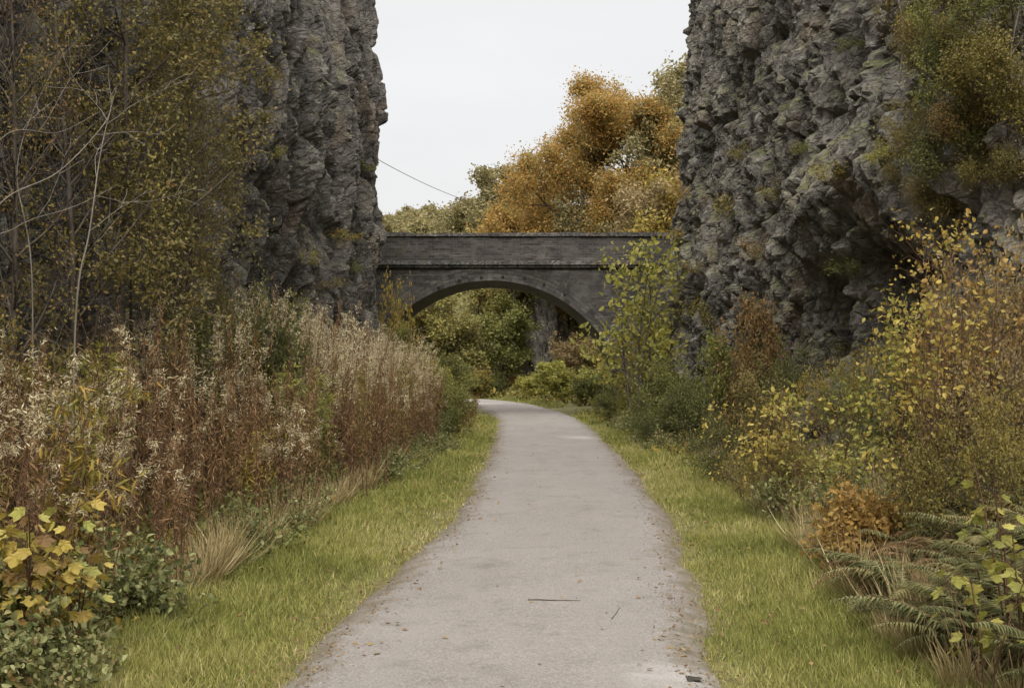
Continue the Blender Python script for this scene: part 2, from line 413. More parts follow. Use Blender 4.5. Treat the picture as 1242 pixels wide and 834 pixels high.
def pz(x, y):
    hit = PATH_BVH.ray_cast(Vector((x, y, 2)), Vector((0, 0, -1)))
    return hit[0].z if hit[0] is not None else float(gh(x, y))
PATH_BVH = BVHTree.FromPolygons([Vector(v.co) for v in path_o.data.vertices], [tuple(p.vertices) for p in path_o.data.polygons])

# ------------------------------------------------------------------ cliffs
def cliff(name, plan, side, top, mat, dispf, lean):
    P = catmull(np.array(plan, float), 40)
    sg = np.concatenate([[0], np.cumsum(np.linalg.norm(np.diff(P, axis=0), axis=1))])
    yy = np.interp(np.arange(0, sg[-1], .01), sg, P[:, 1])
    s = []; c = 0.0
    while c < sg[-1]:
        s.append(c); y = np.interp(c, sg, P[:, 1]); c += .16 if y < 7 else .034
    s = np.array(s)
    B = np.stack([np.interp(s, sg, P[:, kk]) for kk in (0, 1)], 1)
    T = np.gradient(B, axis=0); T /= np.linalg.norm(T, axis=1, keepdims=True)
    Nn = np.stack([-T[:, 1], T[:, 0]], 1) * (1 if side > 0 else -1)      # towards the path
    z = np.concatenate([np.arange(-.6, 9, .055), np.arange(9, top, .08)])
    SS, ZZ = np.meshgrid(s, z); BX = np.broadcast_to(B[None, :, 0], SS.shape); BY = np.broadcast_to(B[None, :, 1], SS.shape)
    D = dispf(SS, ZZ, BX, BY) - lean(BY) * np.clip(ZZ, 0, None)
    VX = BX + Nn[None, :, 0] * D; VY = BY + Nn[None, :, 1] * D
    VZ = ZZ + .14 * fbm(SS * 1.9, ZZ * 1.9, 77, 5)
    sl_ = .16 * fbm(SS * 2.1 + 40, ZZ * 2.1, 79, 5); VX = VX + sl_ * T[None, :, 0]; VY = VY + sl_ * T[None, :, 1]
    rows = [np.stack([VX, VY, VZ], -1)]
    tx, ty = VX[-1], VY[-1]
    for f, zt in ((.15, .35), (.45, .6), (1.0, .5)):
        rows.append(np.stack([tx + (side * 13 - tx) * f, ty, top + zt + .4 * fbm(tx + f * 9, ty, 3)], -1)[None])
    rows.append(np.stack([np.full_like(tx, side * 13.0), ty, np.full_like(tx, -.6)], -1)[None])
    V = np.concatenate(rows); a, b = V.shape[:2]
    i = np.arange(a - 1)[:, None] * b; j = np.arange(b - 1)[None]
    F = np.stack([i + j, i + j + 1, i + b + j + 1, i + b + j], -1).reshape(-1, 4)
    if side > 0: F = F[:, ::-1]
    mb = MB(); mb.add(V.reshape(-1, 3), F)
    o = struct(mb.obj(name, mat))
    tr = BVHTree.FromPolygons(V.reshape(-1, 3).tolist(), F.tolist())
    return o, tr

def facets(s, z, seed, scales, rot=0.0, zt=1.0):
    """jointed blocks: each cell its own depth and tilt, running together in narrow grooves"""
    d = 0; c, q = math.cos(rot), math.sin(rot); s, z = s * c - z * q, s * q + z * c
    for kk, (cs, an, amp, tilt, crack, wid) in enumerate(scales):
        wx = s / cs + .55 * fbm(s / cs * .9, z / cs * .9, seed + 50 + kk); wz = z / (cs * an) + .55 * fbm(s / cs + 9, z / cs * .8, seed + 60 + kk)
        f1, f2, r = worley(wx, wz, seed + 10 * kk)
        w = sst(0, wid, f2 - f1)
        d = d + w * (amp * (r[0] - .5) + tilt * cs * ((r[1] - .5) * r[3] + zt * (r[2] - .5) * r[4] * an)) - crack * (1 - w)
    return d
def disp_left(s, z, x, y):
    d = .50 * fbm(s / 3.5, z / 26, 101) + facets(s, z, 200, [(1.3, 5.0, .24, .5, .20, .2), (.5, 4.0, .20, .9, .14, .22), (.22, 2.6, .09, 1.0, .06, .28), (.10, 1.6, .025, .6, .015, .3)], .04, .22)
    col = fbm(s / .6, z / 7.5, 140, 3); col2 = fbm(s / 2.1 + .08 * z, z / 16, 145, 3)
    low = 1 - .6 * sst(4.5, 6.5, z + 1.2 * fbm(s / 3, z / 3, 8))
    d = d - .60 * np.clip(.13 - np.abs(col), 0, 1) / .13 * low
    d = d - .75 * np.clip(.07 - np.abs(col2), 0, 1) / .07 * (.5 + .5 * low)
    d = d + .10 * fbm(s / .35, z / .5, 55, 4)
    d = d - .08 * np.clip(z - 8, 0, 9)
    return d
def disp_right(s, z, x, y):
    d = .40 * fbm(s / 3.0, z / 9, 301) + facets(s, z, 400, [(1.0, 1.9, .22, .6, .13, .22), (.5, 1.4, .17, 1.0, .09, .25), (.24, 1.3, .09, 1.0, .05, .3), (.11, 1.2, .035, .8, .02, .3)], .14, .5)
    d = d + .12 * fbm(s / .35, z / .4, 355, 4)
    # the overhanging nose of rock with a hollow under it and one leg of rock standing in the hollow
    g = np.exp(-((y - 17.2) / 2.3) ** 2)
    d = d + .62 * g * np.exp(-((z - 4.0) / .8) ** 2)
    d = d - .60 * np.exp(-((y - 17.0) / 2.0) ** 2) * sst(1.0, 1.7, z) * (1 - sst(2.9, 3.25, z + .5 * fbm(s / .8, z * 0, 13)))
    d = d + .75 * np.exp(-((y - 16.9) / .45) ** 2) * (1 - sst(2.9, 3.4, z))
    d = d - .05 * np.clip(z - 3, 0, 12)
    return d
cl_o, CL = cliff('cliff', [(-5.6, -6), (-5.2, 2), (-4.9, 9), (-4.75, 14), (-4.45, 20), (-3.95, 26), (-3.5, 30.5), (-3.55, 32.6), (-5.2, 34.2), (-9, 35.2), (-13, 35.6)], -1, 14.5, M['rock_dark'], disp_left, lambda y: .10 * (1 - sst(8, 14, y)))
cr_o, CR = cliff('cliff', [(6.0, -6), (5.6, 2), (5.0, 8), (4.75, 13), (4.6, 18), (4.45, 24), (4.1, 29.5), (4.25, 31.8), (5.6, 34), (9, 35.2), (13, 35.6)], 1, 14.5, M['rock_grey'], disp_right, lambda y: .42 * (1 - sst(9, 14.5, y)))
def on_cliff(px, py):
    d = Vector(((px - CX) / FPX, 1, (HY - py) / FPX)).normalized()
    best = None
    for tr in (CL, CR):
        h = tr.ray_cast(Vector((0, 0, CAMZ)), d)
        if h[0] is not None and (best is None or h[3] < best[3]): best = h
    return best

# ------------------------------------------------------------------ bridge
BX, BZ, BR, BT = -.66, -.12, 4.22, .47
Y0, Y1 = 38.0, 42.0
def build_bridge():
    root = thing('brick_arch_bridge', 'dark sooty brick arch bridge crossing over the path between the two cliffs', 'bridge', (BX, (Y0 + Y1) / 2, 0))
    off = np.array([BX, (Y0 + Y1) / 2, 0])
    ZS = 4.50
    th = np.linspace(0, np.pi, 121)
    # spandrel walls and haunches
    mb = MB(); Re = BR + BT
    xl = np.concatenate([[-10.5, -7], Re * np.cos(th[::-1]), [7, 10.5]])
    zl = np.concatenate([[-1, -1], np.maximum(BZ + Re * np.sin(th[::-1]), -1), [-1, -1]])
    for yf in (Y0, Y1):
        for a in range(len(xl) - 1):
            if abs(xl[a + 1] - xl[a]) < 1e-6: continue
            nz = 6
            za = np.linspace(zl[a], ZS, nz); zb = np.linspace(zl[a + 1], ZS, nz)
            for q in range(nz - 1):
                v = np.array([[xl[a], yf, za[q]], [xl[a + 1], yf, zb[q]], [xl[a + 1], yf, zb[q + 1]], [xl[a], yf, za[q + 1]]]) + [BX, 0, 0]
                f = (0, 1, 2, 3) if yf == Y0 else (3, 2, 1, 0)
                mb.add(v - off, [f], None, v[:, [0, 2]])
    for sx in (-1, 1):
        v = np.array([[sx * 10.5, Y0, -1], [sx * 10.5, Y1, -1], [sx * 10.5, Y1, ZS], [sx * 10.5, Y0, ZS]]) + [BX, 0, 0]
        mb.add(v - off, [(0, 1, 2, 3)], None, v[:, [1, 2]])
    mb.obj('spandrel_wall', M['brick'], root)
    # arch barrel: soffit
    mb = MB(); yv = np.linspace(Y0 - .03, Y1 + .03, 9)
    A, Yg = np.meshgrid(th, yv); V = np.stack([BX + BR * np.cos(A), Yg, BZ + BR * np.sin(A)], -1).reshape(-1, 3)
    n = len(th); i = np.arange(8)[:, None] * n; j = np.arange(n - 1)[None]
    mb.add(V - off, np.stack([i + j, i + n + j, i + n + j + 1, i + j + 1], -1).reshape(-1, 4), None, np.stack([Yg, A * BR], -1).reshape(-1, 2))
    mb.obj('soffit', M['soffit'], root, smooth=True)
    # arch ring: four brick rings, front and back, each ring a hair deeper set than the last
    for yf, sg in ((Y0, -1), (Y1, 1)):
        mb = MB()
        for q in range(4):
            r0 = BR + q * BT / 4; r1 = r0 + BT / 4 - .004
            yo = yf + sg * (.035 - .004 * (q % 2))
            for a in range(len(th) - 1):
                t0, t1 = th[a], th[a + 1]
                v = np.array([[BX + r * math.cos(t), yo, BZ + r * math.sin(t)] for r, t in ((r0, t0), (r1, t0), (r1, t1), (r0, t1))])
                uv = np.array([[t * BR + q * .11, (r - BR)] for r, t in ((r0, t0), (r1, t0), (r1, t1), (r0, t1))])
                mb.add(v - off, [(0, 1, 2, 3) if sg < 0 else (3, 2, 1, 0)], None, uv)
            for rr in (r1,):
                for a in range(len(th) - 1):
                    t0, t1 = th[a], th[a + 1]
                    v = np.array([[BX + rr * math.cos(t), yy, BZ + rr * math.sin(t)] for t, yy in ((t0, yo), (t0, yf + .01 * -sg), (t1, yf + .01 * -sg), (t1, yo))])
                    mb.add(v - off, [(0, 1, 2, 3)])
        mb.obj('arch_ring', M['brick_ring'], root)
    rng = np.random.default_rng(5)
    # drip moulding, string course, parapet and coping
    for yf, sg in ((Y0, -1), (Y1, 1)):
        def sb(mb, x0, x1, o0, o1, z0, z1):
            a, b = sorted((yf + sg * o0, yf + sg * o1))
            c = MB(); box(c, x0, x1, a, b, z0, z1)
            for v, u, l in zip(c.V, c.U, c.L): mb.add(v - off, [(0, 1, 2, 3)], None, u)
        mb = MB(); sb(mb, BX - 10.5, BX + 10.5, -.30, .10, 4.502, 4.58); sb(mb, BX - 10.5, BX + 10.5, -.30, .17, 4.582, 4.70); mb.obj('string_course', M['stone_trim'], root)
        mb = MB(); sb(mb, BX - 10.5, BX + 10.5, -.34, .02, 4.702, 5.46); par = mb.obj('parapet', M['brick_parapet'], root)
        mb = MB(); x = BX - 10.5
        while x < BX + 10.5:
            w = rng.uniform(.55, .95); dz = rng.uniform(-.012, .03); dy = rng.uniform(-.015, .02)
            sb(mb, x + .006, x + w - .006, -.38, .08 + dy, 5.462, 5.56 + dz); x += w
        mb.obj('coping', M['stone_trim'], par)
    mb = MB(); box(mb, BX - 10.5, BX + 10.5, Y0 + .3, Y1 - .3, 4.2, 4.66)
    for q in range(len(mb.V)): mb.V[q] = mb.V[q] - off
    mb.obj('deck', M['ground'], root)
    # iron tie plates that follow the arch
    for px, py in ((532, 349), (557, 340), (584, 337), (610, 336), (636, 337), (660, 345), (685, 357)):
        p = at(px, py, Y0); mb = MB(); a = np.arange(10) / 10 * 2 * np.pi
        for r0, yo in ((.05, -.05), (.024, -.06)):
            ring = np.stack([p[0] + r0 * np.cos(a), 0 * a + Y0 + yo, p[2] + r0 * np.sin(a)], -1); back = ring + [0, .05, 0]
            mb.add(np.vstack([ring, back]) - off, [(q, (q + 1) % 10, 10 + (q + 1) % 10, 10 + q) for q in range(10)]); mb.add(ring - off, [tuple(range(10))])
        mb.obj('tie_plate', M['iron'], root)
    return root
build_bridge()

# ------------------------------------------------------------------ plants
class G: pass
def grow(rng, p, d, L, r, lvl, A, out):
    n = A['seg'][lvl]; pts = [np.array(p, float)]; d = d / np.linalg.norm(d); st = L / n
    for q in range(n):
        d = d + rng.normal(0, A['wob'][lvl], 3) + np.array([0, 0, A['up'][lvl]]); d /= np.linalg.norm(d)
        pts.append(pts[-1] + d * st)
    pts = np.array(pts); rr = r * (1 - np.linspace(0, 1, n + 1) * A.get('taper', .8))
    out.tubes.append((pts, rr, lvl))
    if lvl >= A['leaf_lvl']: out.tips.append(pts[max(1, n // 3):])
    if lvl + 1 < len(A['seg']):
        m = A['nch'][lvl]; t = np.sort(rng.uniform(A['t0'][lvl], 1, m)); ph = rng.uniform(0, 6.28)
        for q, tt in enumerate(t):
            x = tt * n; a = min(int(x), n - 1); pp = pts[a] + (pts[a + 1] - pts[a]) * (x - a)
            dd = pts[a + 1] - pts[a]; dd, X, Y = frames(dd)
            az = ph + q * 2.4 + rng.normal(0, .3); an = A['ang'][lvl] * rng.uniform(.75, 1.25)
            nd = dd * math.cos(an) + (X * math.cos(az) + Y * math.sin(az)) * math.sin(an)
            sh = 1 - A.get('cone', .5) * (tt - A['t0'][lvl]) / (1 - A['t0'][lvl] + 1e-6)
            grow(rng, pp, nd, L * A['lr'][lvl] * sh * rng.uniform(.75, 1.2), max(np.interp(x, range(n + 1), rr) * .6, .0025), lvl + 1, A, out)

def plant_mesh(seed, A, leaf, stems=1, spread=0.0, tpl=RHOMB, nleaf=6, lsize=.06, jit=.08, droop=.2, H=3.0, r=.05, kmax=6, splay=.5, gap=0.0, gs=1.1):
    """returns (woody MB, leafy MB)"""
    rng = np.random.default_rng(seed); out = G(); out.tubes = []; out.tips = []
    for q in range(stems):
        az = rng.uniform(0, 6.28); s = spread * math.sqrt(rng.uniform(0, 1))
        d = np.array([math.cos(az) * splay * rng.uniform(.2, 1), math.sin(az) * splay * rng.uniform(.2, 1), 1]) if stems > 1 else np.array([rng.normal(0, .05), rng.normal(0, .05), 1])
        grow(rng, (math.cos(az) * s, math.sin(az) * s, -.08), d, H * (rng.uniform(.65, 1.05) if stems > 1 else 1), r, 0, A, out)
    w = MB(); l = MB()
    for pts, rr, lv in out.tubes: tube(w, pts, rr, max(3, kmax - 2 * lv))
    if nleaf > 0 and out.tips:
        P = np.concatenate(out.tips); m = max(1, int(len(P) * nleaf)); P = P[rng.integers(0, len(P), m)]
        P = P + rng.normal(0, jit, P.shape)
        if gap > 0:
            g = vn(P[:, 0] * gs + P[:, 2] * .6, P[:, 1] * gs - P[:, 2] * gs * .8, seed + 5) * .65 + .35 * vn(P[:, 0] * gs * 3, (P[:, 1] + P[:, 2]) * gs * 2.5, seed + 6)
            P = P[g > gap]; m = len(P)
        D = rng.normal(0, 1, P.shape); D[:, 2] -= droop * 2
        cl = .5 + .9 * fbm(P[:, 0] * 1.3 + P[:, 2], P[:, 1] * 1.3 + P[:, 2] * .7, seed, 3)     # neighbouring leaves turn colour together
        rn = np.clip(cl * .6 + rng.uniform(0, .7, m) - .15, 0, 1)
        scatter(l, tpl[0], tpl[1], P, D, lsize * rng.uniform(.45, 1.5, m), rng, rn)
    return w, l

TREE = dict(seg=(10, 7, 5, 4), wob=(.06, .12, .18, .2), up=(.03, .05, .03, .0), nch=(16, 9, 6), t0=(.22, .2, .2), ang=(1.0, .75, .7), lr=(.52, .48, .45), leaf_lvl=2, cone=.55)
BEECH = dict(seg=(10, 8, 6, 4), wob=(.05, .10, .14, .16), up=(.03, .03, .015, .0), nch=(32, 11, 7), t0=(.17, .2, .2), ang=(1.15, .7, .65), lr=(.56, .45, .42), leaf_lvl=2, cone=.62)
TALL = dict(seg=(12, 6, 4, 3), wob=(.05, .13, .2, .2), up=(.04, .06, .03, .0), nch=(26, 7, 4), t0=(.12, .2, .2), ang=(.85, .8, .7), lr=(.26, .5, .45), leaf_lvl=2, cone=.3)
SHRUB = dict(seg=(7, 5, 4), wob=(.12, .18, .2), up=(.05, .02, -.02), nch=(9, 5), t0=(.25, .2), ang=(.8, .8), lr=(.45, .5), leaf_lvl=1, cone=.4)
SAPL = dict(seg=(9, 6, 3), wob=(.05, .10, .15), up=(.05, .03, -.02), nch=(10, 4), t0=(.25, .3), ang=(1.0, .7), lr=(.34, .4), leaf_lvl=1, cone=.5)
BARE = dict(seg=(12, 7, 4), wob=(.07, .12, .15), up=(.01, .03, .02), nch=(8, 4), t0=(.3, .25), ang=(.7, .7), lr=(.42, .45), leaf_lvl=1, cone=.4)
TUFT = dict(seg=(5, 3), wob=(.18, .2), up=(-.02, -.05), nch=(4,), t0=(.3,), ang=(.7,), lr=(.5,), leaf_lvl=0, cone=.3)

CACHE = {}
def variant(key, builder, names, mats, smooth=(True, False)):
    if key not in CACHE:
        w, l = builder()
        CACHE[key] = [(nm, b.mesh(nm, M[mt], sm)) for nm, b, mt, sm in zip(names, (w, l), mats, smooth) if b.n]
    return CACHE[key]
def plant(name, label, cat, loc, key, builder, names, mats, rz=0.0, sc=1.0, group=None):
    r = thing(name, label, cat, tuple(float(v) for v in loc), rz, sc, group)
    for nm, me in variant(key, builder, names, mats): link(nm, me, r)
    return r
def gxy(px, d): 
    x = (px - CX) / FPX * d
    return (x, d, float(gh(np.array([x]), np.array([d]))[0]))
def gpt(x, y): return (x, y, float(gh(np.array([x]), np.array([y]))[0]))

# --- trees beyond the bridge
tr = ('trunk', 'crown')
x, y, z = gxy(727, 58)
plant('beech_tree', 'large spreading beech tree in orange autumn leaf rising behind the bridge', 'tree', (x, y, z - .1), 'beech',
      lambda: plant_mesh(11, BEECH, None, nleaf=16, lsize=.115, jit=.27, H=11.2, r=.22, droop=.1, gap=.12, gs=.9), tr, ('bark', 'beech'), .4, ((13.9 - z) / 11.6 * 1.08, (13.9 - z) / 11.6 * 1.08, (13.9 - z) / 11.6))
def bt(name, label, px, d, topy, key, seed, A, pal, nleaf, ls, H, rz=0, wx=1.0, **kw):
    x, y, z = gxy(px, d); top = CAMZ + (HY - topy) / FPX * d
    s = max(.2, (top - z) / (H * 1.03))
    return plant(name, label, 'tree', (x, y, z - .1), key, lambda: plant_mesh(seed, A, None, nleaf=nleaf, lsize=ls, jit=.16, H=H, r=.03 * H ** .9, **kw), tr, ('bark', pal), rz, (s * wx, s * wx, s))
bt('hillside_tree', 'olive brown thin-crowned tree standing between the orange beech and the right cliff', 812, 56, 122, 'ol1', 21, TREE, 'farwood', 4.0, .14, 8, .3)
bt('hillside_tree', 'taller olive brown tree half hidden behind the right cliff edge', 850, 62, 85, 'ol1', 21, TREE, 'farwood', 3.0, .17, 8, 2.1)
bt('hillside_tree', 'pale twiggy tree low on the slope under the beech, right above the bridge parapet', 785, 50, 232, 'ol2', 22, TREE, 'tan', 2.2, .14, 6, 1.0, 1.1)
bt('hillside_tree', 'golden green tree filling the gap beside the right cliff above the parapet', 815, 49, 215, 'ol3', 23, TREE, 'autumn_mix', 2.6, .15, 6, 2.0)
bt('hillside_tree', 'dusky green tree under the left skirt of the orange beech', 668, 66, 262, 'ol4', 24, TREE, 'olive', 3.2, .18, 6, 2.7, 1.2)
bt('hillside_tree', 'small rusty orange tree at the foot of the beech just above the parapet', 634, 62, 262, 'ol5', 25, TREE, 'orange', 2.6, .15, 5, .7)
for q, (px, d, ty, lab) in enumerate(((594, 84, 236, 'rounded leafless-looking tree heading the slope left of the orange beech'), (570, 92, 252, 'grey olive tree on the slope above the middle of the parapet'),
        (626, 88, 226, 'tallest grey olive tree just left of the orange beech'), (648, 80, 205, 'grey olive tree tucked behind the left edge of the orange beech'), (545, 105, 262, 'small pale tree lowest on the slope at the sky gap'))):
    bt('slope_tree', lab, px, d, ty, 'sl%d' % (q % 2), 31 + q % 2, TREE, 'farwood', 2.6, .17, 7, q * 1.3, 1.25)
hr = np.random.default_rng(90)
for q, px in enumerate((472, 486, 497, 508, 520, 531, 543, 556, 570)):
    d = hr.uniform(135, 152); x, y, z = gxy(px, d)
    plant('hilltop_tree', 'small faint tree along the crest of the far pale hill above the parapet', 'tree', (x, y, z - .2), 'ht%d' % (q % 3),
          lambda q=q: plant_mesh(41 + q % 3, TREE, None, nleaf=2.4, lsize=.34, jit=.3, H=5, r=.12, gap=.3), tr, ('bark', 'farwood'), q * 1.1, min(.9, max(.3, (CAMZ + (HY - hr.uniform(250, 266)) / FPX * d - z) / 5)), group='trees on the far hill crest')
for q in range(26):
    px = hr.uniform(462, 566); d = hr.uniform(98, 140); x, y, z = gxy(px, d)
    plant('scrub_tree', 'olive scrub tree on the pale hillside seen in the gap above the parapet', 'tree', (x, y, z - .2), 'scrub%d' % (q % 3),
          lambda q=q: plant_mesh(141 + q % 3, SHRUB, None, stems=9, spread=.6, nleaf=6, lsize=.30, jit=.3, H=2.6, r=.05, splay=.8, gap=.3), tr, ('bark', 'farwood'), q * 1.1, min(1.2, max(.3, (CAMZ + (HY - hr.uniform(256, 276)) / FPX * d - z) / 2.6)), group='scrub on the far hillside')
# wood seen through the arch
arch_trees = [(500, 60, 330, 'olive', 'dark tree deepest at the left foot of the arch opening'), (528, 64, 315, 'wood', 'olive leaved tree seen through the left part of the arch'),
              (556, 59, 335, 'wood', 'mid green tree seen through the arch left of its middle'), (583, 65, 312, 'wood', 'olive tree with upright stems under the crown of the arch'),
              (607, 60, 335, 'midgreen', 'leafy green tree straight down the path under the arch'), (630, 63, 318, 'olive', 'dark green tree beside the grey rock face under the arch'),
              (690, 68, 320, 'autumn_mix', 'yellowing tree on the bank behind the right part of the arch'), (470, 66, 320, 'olive', 'olive tree behind the left abutment of the bridge'), (728, 62, 330, 'tan', 'tan leaved tree on the bank near the right foot of the arch')]
for q, (px, d, ty, pal, lab) in enumerate(arch_trees):
    d -= 4; x, y, z = gxy(px, d)
    top = CAMZ + (HY - ty) / FPX * d; s = (top - z) / 6.2
    plant('woodland_tree', lab, 'tree', (x, y, z - .1), ('arch', pal, q % 2), lambda q=q: plant_mesh(51 + q % 2, TALL, None, nleaf=5, lsize=.13, jit=.16, H=6, r=.10, gap=.38, gs=1.2), tr, ('bark', pal), q * 1.7, (max(s, .8) * 1.25, max(s, .8) * 1.25, s), None)

# grey rock face under the arch
def boulder(name, label, loc, size, seed, mat, cat='rock', n=48):
    th = np.linspace(0, np.pi, n); ph = np.linspace(0, 2 * np.pi, 2 * n, endpoint=False); T, Pp = np.meshgrid(th, ph, indexing='ij')
    d = np.stack([np.sin(T) * np.cos(Pp), np.sin(T) * np.sin(Pp), np.cos(T)], -1)
    q = np.sign(d) * np.abs(d) ** .7
    r = 1 + .5 * (fbm(q[..., 0] * 2 + q[..., 2] * 1.3, q[..., 1] * 2 - q[..., 2] * 1.1, seed)) 
    f1, f2, rr = worley(q[..., 0] * 2.2 + q[..., 2] * 2.6 + 9, q[..., 1] * 2.4 - q[..., 2] * 1.7 + 9, seed)
    r = r + .45 * (rr[0] - .5) - .12 * np.exp(-((f2 - f1) / .08) ** 2)
    V = (q * r[..., None] * np.array(size)).reshape(-1, 3)
    m = 2 * n; i = np.arange(n - 1)[:, None] * m; j = np.arange(m)[None]; j2 = (j + 1) % m
    mb = MB(); mb.add(V, np.stack([i + j, i + m + j, i + m + j2, i + j2], -1).reshape(-1, 4))
    o = mb.obj(name, mat); o.location = loc; return tag(o, label, cat)
p = at(655, 405, 58); boulder('rock_outcrop', 'tall grey rock pillar on the bank seen through the arch', (p[0], p[1], 2.2), (.65, .9, 2.3), 3, M['rock_grey'])
p = at(672, 412, 61); boulder('rock_outcrop', 'lower broad grey rock leaning behind the rock pillar under the arch', (p[0], p[1], 2.0), (.8, 1.0, 1.6), 8, M['rock_grey'])

# --- shrubs: (name, label, px, d, top px y, palette, kind)
sn = ('stem', 'foliage')
def shrub(label, px, d, topy, pal, v=0, wide=1.0, name='shrub', nleaf=7, ls=.065, bark='bark', x=None, rz=None, group=None, tpl='R', A='SHRUB'):
    if x is None: X = gxy(px, d)
    else: X = gpt(x, d)
    top = CAMZ + (HY - topy) / FPX * d if topy is not None else X[2] + 1.0
    H = 2.0; s = max(.15, (top - X[2]) / (H * 1.02))
    key = ('shrub', A, pal, v, nleaf, ls, tpl)
    T = {'R': RHOMB, 'O': OVATE, 'L': LANCE}[tpl]
    return plant(name, label, 'shrub', (X[0], X[1], X[2] - .03), key, lambda: plant_mesh(60 + v, {'SHRUB': SHRUB, 'SAPL': SAPL}[A], None, stems=9, spread=.25, nleaf=nleaf, lsize=ls, jit=.07, H=H, r=.018, splay=.75, tpl=T, gap=.36, gs=2.2), sn, (bark, pal),
                 rz if rz is not None else (px * .37) % 6.28, (s * wide, s * wide, s), group)
# through and beyond the arch
shrub('bright yellow green bush beside the path beyond the bridge', 690, 47, 438, 'yellowgreen', 0, 1.5, nleaf=6, ls=.09)
shrub('pale green bush just inside the right leg of the arch', 722, 44, 450, 'midgreen', 1, 1.3, nleaf=6, ls=.09)
shrub('low yellow green bush where the path bends out of sight', 662, 50, 452, 'yellowgreen', 2, 1.4, nleaf=6, ls=.09)
shrub('straw coloured bush on the bank above the yellow bushes under the arch', 705, 54, 405, 'tan', 1, 1.4, nleaf=6, ls=.09)
shrub('dark bush at the path bend against the wood', 600, 55, 452, 'darkgreen', 0, 1.3, nleaf=6, ls=.09)
shrub('rusty bush at the far path edge under the arch', 625, 56, 455, 'rust', 1, 1.2, nleaf=6, ls=.09)
shrub('green bush against the left foot of the arch', 530, 44, 425, 'midgreen', 2, 1.2, nleaf=6, ls=.08)
shrub('olive bush left of the path bend under the arch', 560, 52, 440, 'olive', 1, 1.4, nleaf=6, ls=.09)
# left of the path near the bridge
shrub('leafy green bramble bush closing the far end of the brown willowherb', 538, 27, 452, 'midgreen', 1, .85, nleaf=7, ls=.07)
shrub('dark green bush right of the willowherb at the grass edge', 540, 25, 492, 'darkgreen', 2, .9, nleaf=7, ls=.07)
shrub('yellow leaved bush behind the end of the willowherb', 512, 30, 425, 'yellowgreen', 2, .7, nleaf=5, ls=.08)
shrub('rusty orange bush at the last bend of the left grass verge', 556, 29.5, 468, 'rust', 0, .75, nleaf=7, ls=.06)
shrub('ivy green bush filling the corner between left cliff and arch', 482, 34, 395, 'midgreen', 0, .55, nleaf=6, ls=.08)
shrub('thin yellow green bush climbing the left end of the bridge', 478, 36, 340, 'autumn_mix', 1, .32, nleaf=2, ls=.09)
shrub('low olive bush at the foot of the left cliff end', 505, 33, 430, 'olive', 0, .8, nleaf=6, ls=.08)
shrub('olive green bush at the base of the left cliff behind the fluffy seed heads', 318, 19, 345, 'midgreen', 1, .5, nleaf=4, ls=.06)
shrub('shaded green bush between the trees and the left cliff', 295, 16, 360, 'darkgreen', 2, .6, nleaf=6, ls=.06)
shrub('shaded dark bush under the left trees behind the willowherb', 190, 13, 375, 'darkgreen', 0, .6, nleaf=6, ls=.06)
shrub('dark bush at the left picture edge behind the willowherb', 30, 10.5, 380, 'olive', 0, .7, nleaf=6, ls=.05)
# right of the path
RS = [('dense green bush at the right foot of the bridge', 805, 33, 425, 'midgreen', 0, .8), ('yellow green bush left-most along the right cliff foot', 780, 31, 456, 'yellowgreen', 1, .7),
      ('low green bush where the right verge meets the bridge bushes', 745, 32, 470, 'midgreen', 2, .9), ('broad mid green bush under the far half of the right cliff', 812, 26, 432, 'midgreen', 1, .75),
      ('dark green bush in front of the far right cliff foot', 845, 23, 455, 'darkgreen', 2, .85), ('dark green bush hugging the right verge edge', 800, 24, 482, 'darkgreen', 0, .85),
      ('rusty red bush on the right cliff foot left of the rock leg', 915, 20, 362, 'rust', 0, .5), ('green bush under the rusty bush on the right cliff', 880, 21, 405, 'midgreen', 0, .65),
      ('dark bush under the rock overhang', 960, 18, 408, 'darkgreen', 1, .6), ('green and yellow bush in front of the rock leg', 1010, 16.5, 420, 'autumn_mix', 2, .6),
      ('mottled bush with yellow leaf sprays in the middle of the right bank', 930, 15.5, 445, 'leftolive', 0, .75), ('low dark bush at the verge below the yellow sprays', 880, 16.5, 498, 'darkgreen', 1, .8),
      ('low olive bush beside the right verge', 925, 13, 520, 'olive', 2, .8), ('green bush behind the yellow saplings', 1060, 13, 405, 'midgreen', 2, .6),
      ('brown twiggy bush high at the right picture edge', 1225, 11, 250, 'tan', 0, .5), ('brown twiggy bush below the high one at the right picture edge', 1215, 9.5, 380, 'tan', 2, .55),
      ('tan and green bush right of the yellow saplings', 1195, 10.5, 330, 'rust', 1, .5), ('dull green bush between saplings and ferns', 1130, 9.2, 500, 'olive', 1, .7),
      ('olive bush low at the right picture edge above the ferns', 1230, 8.4, 470, 'olive', 0, .6), ('olive green bush at the foot of the green slope', 1130, 12, 330, 'olive', 2, .5)]
for q, (lab, px, d, ty, pal, v, w) in enumerate(RS): shrub(lab, px, d, ty, pal, v, w, nleaf=4.6, ls=.052 if d < 20 else .07)

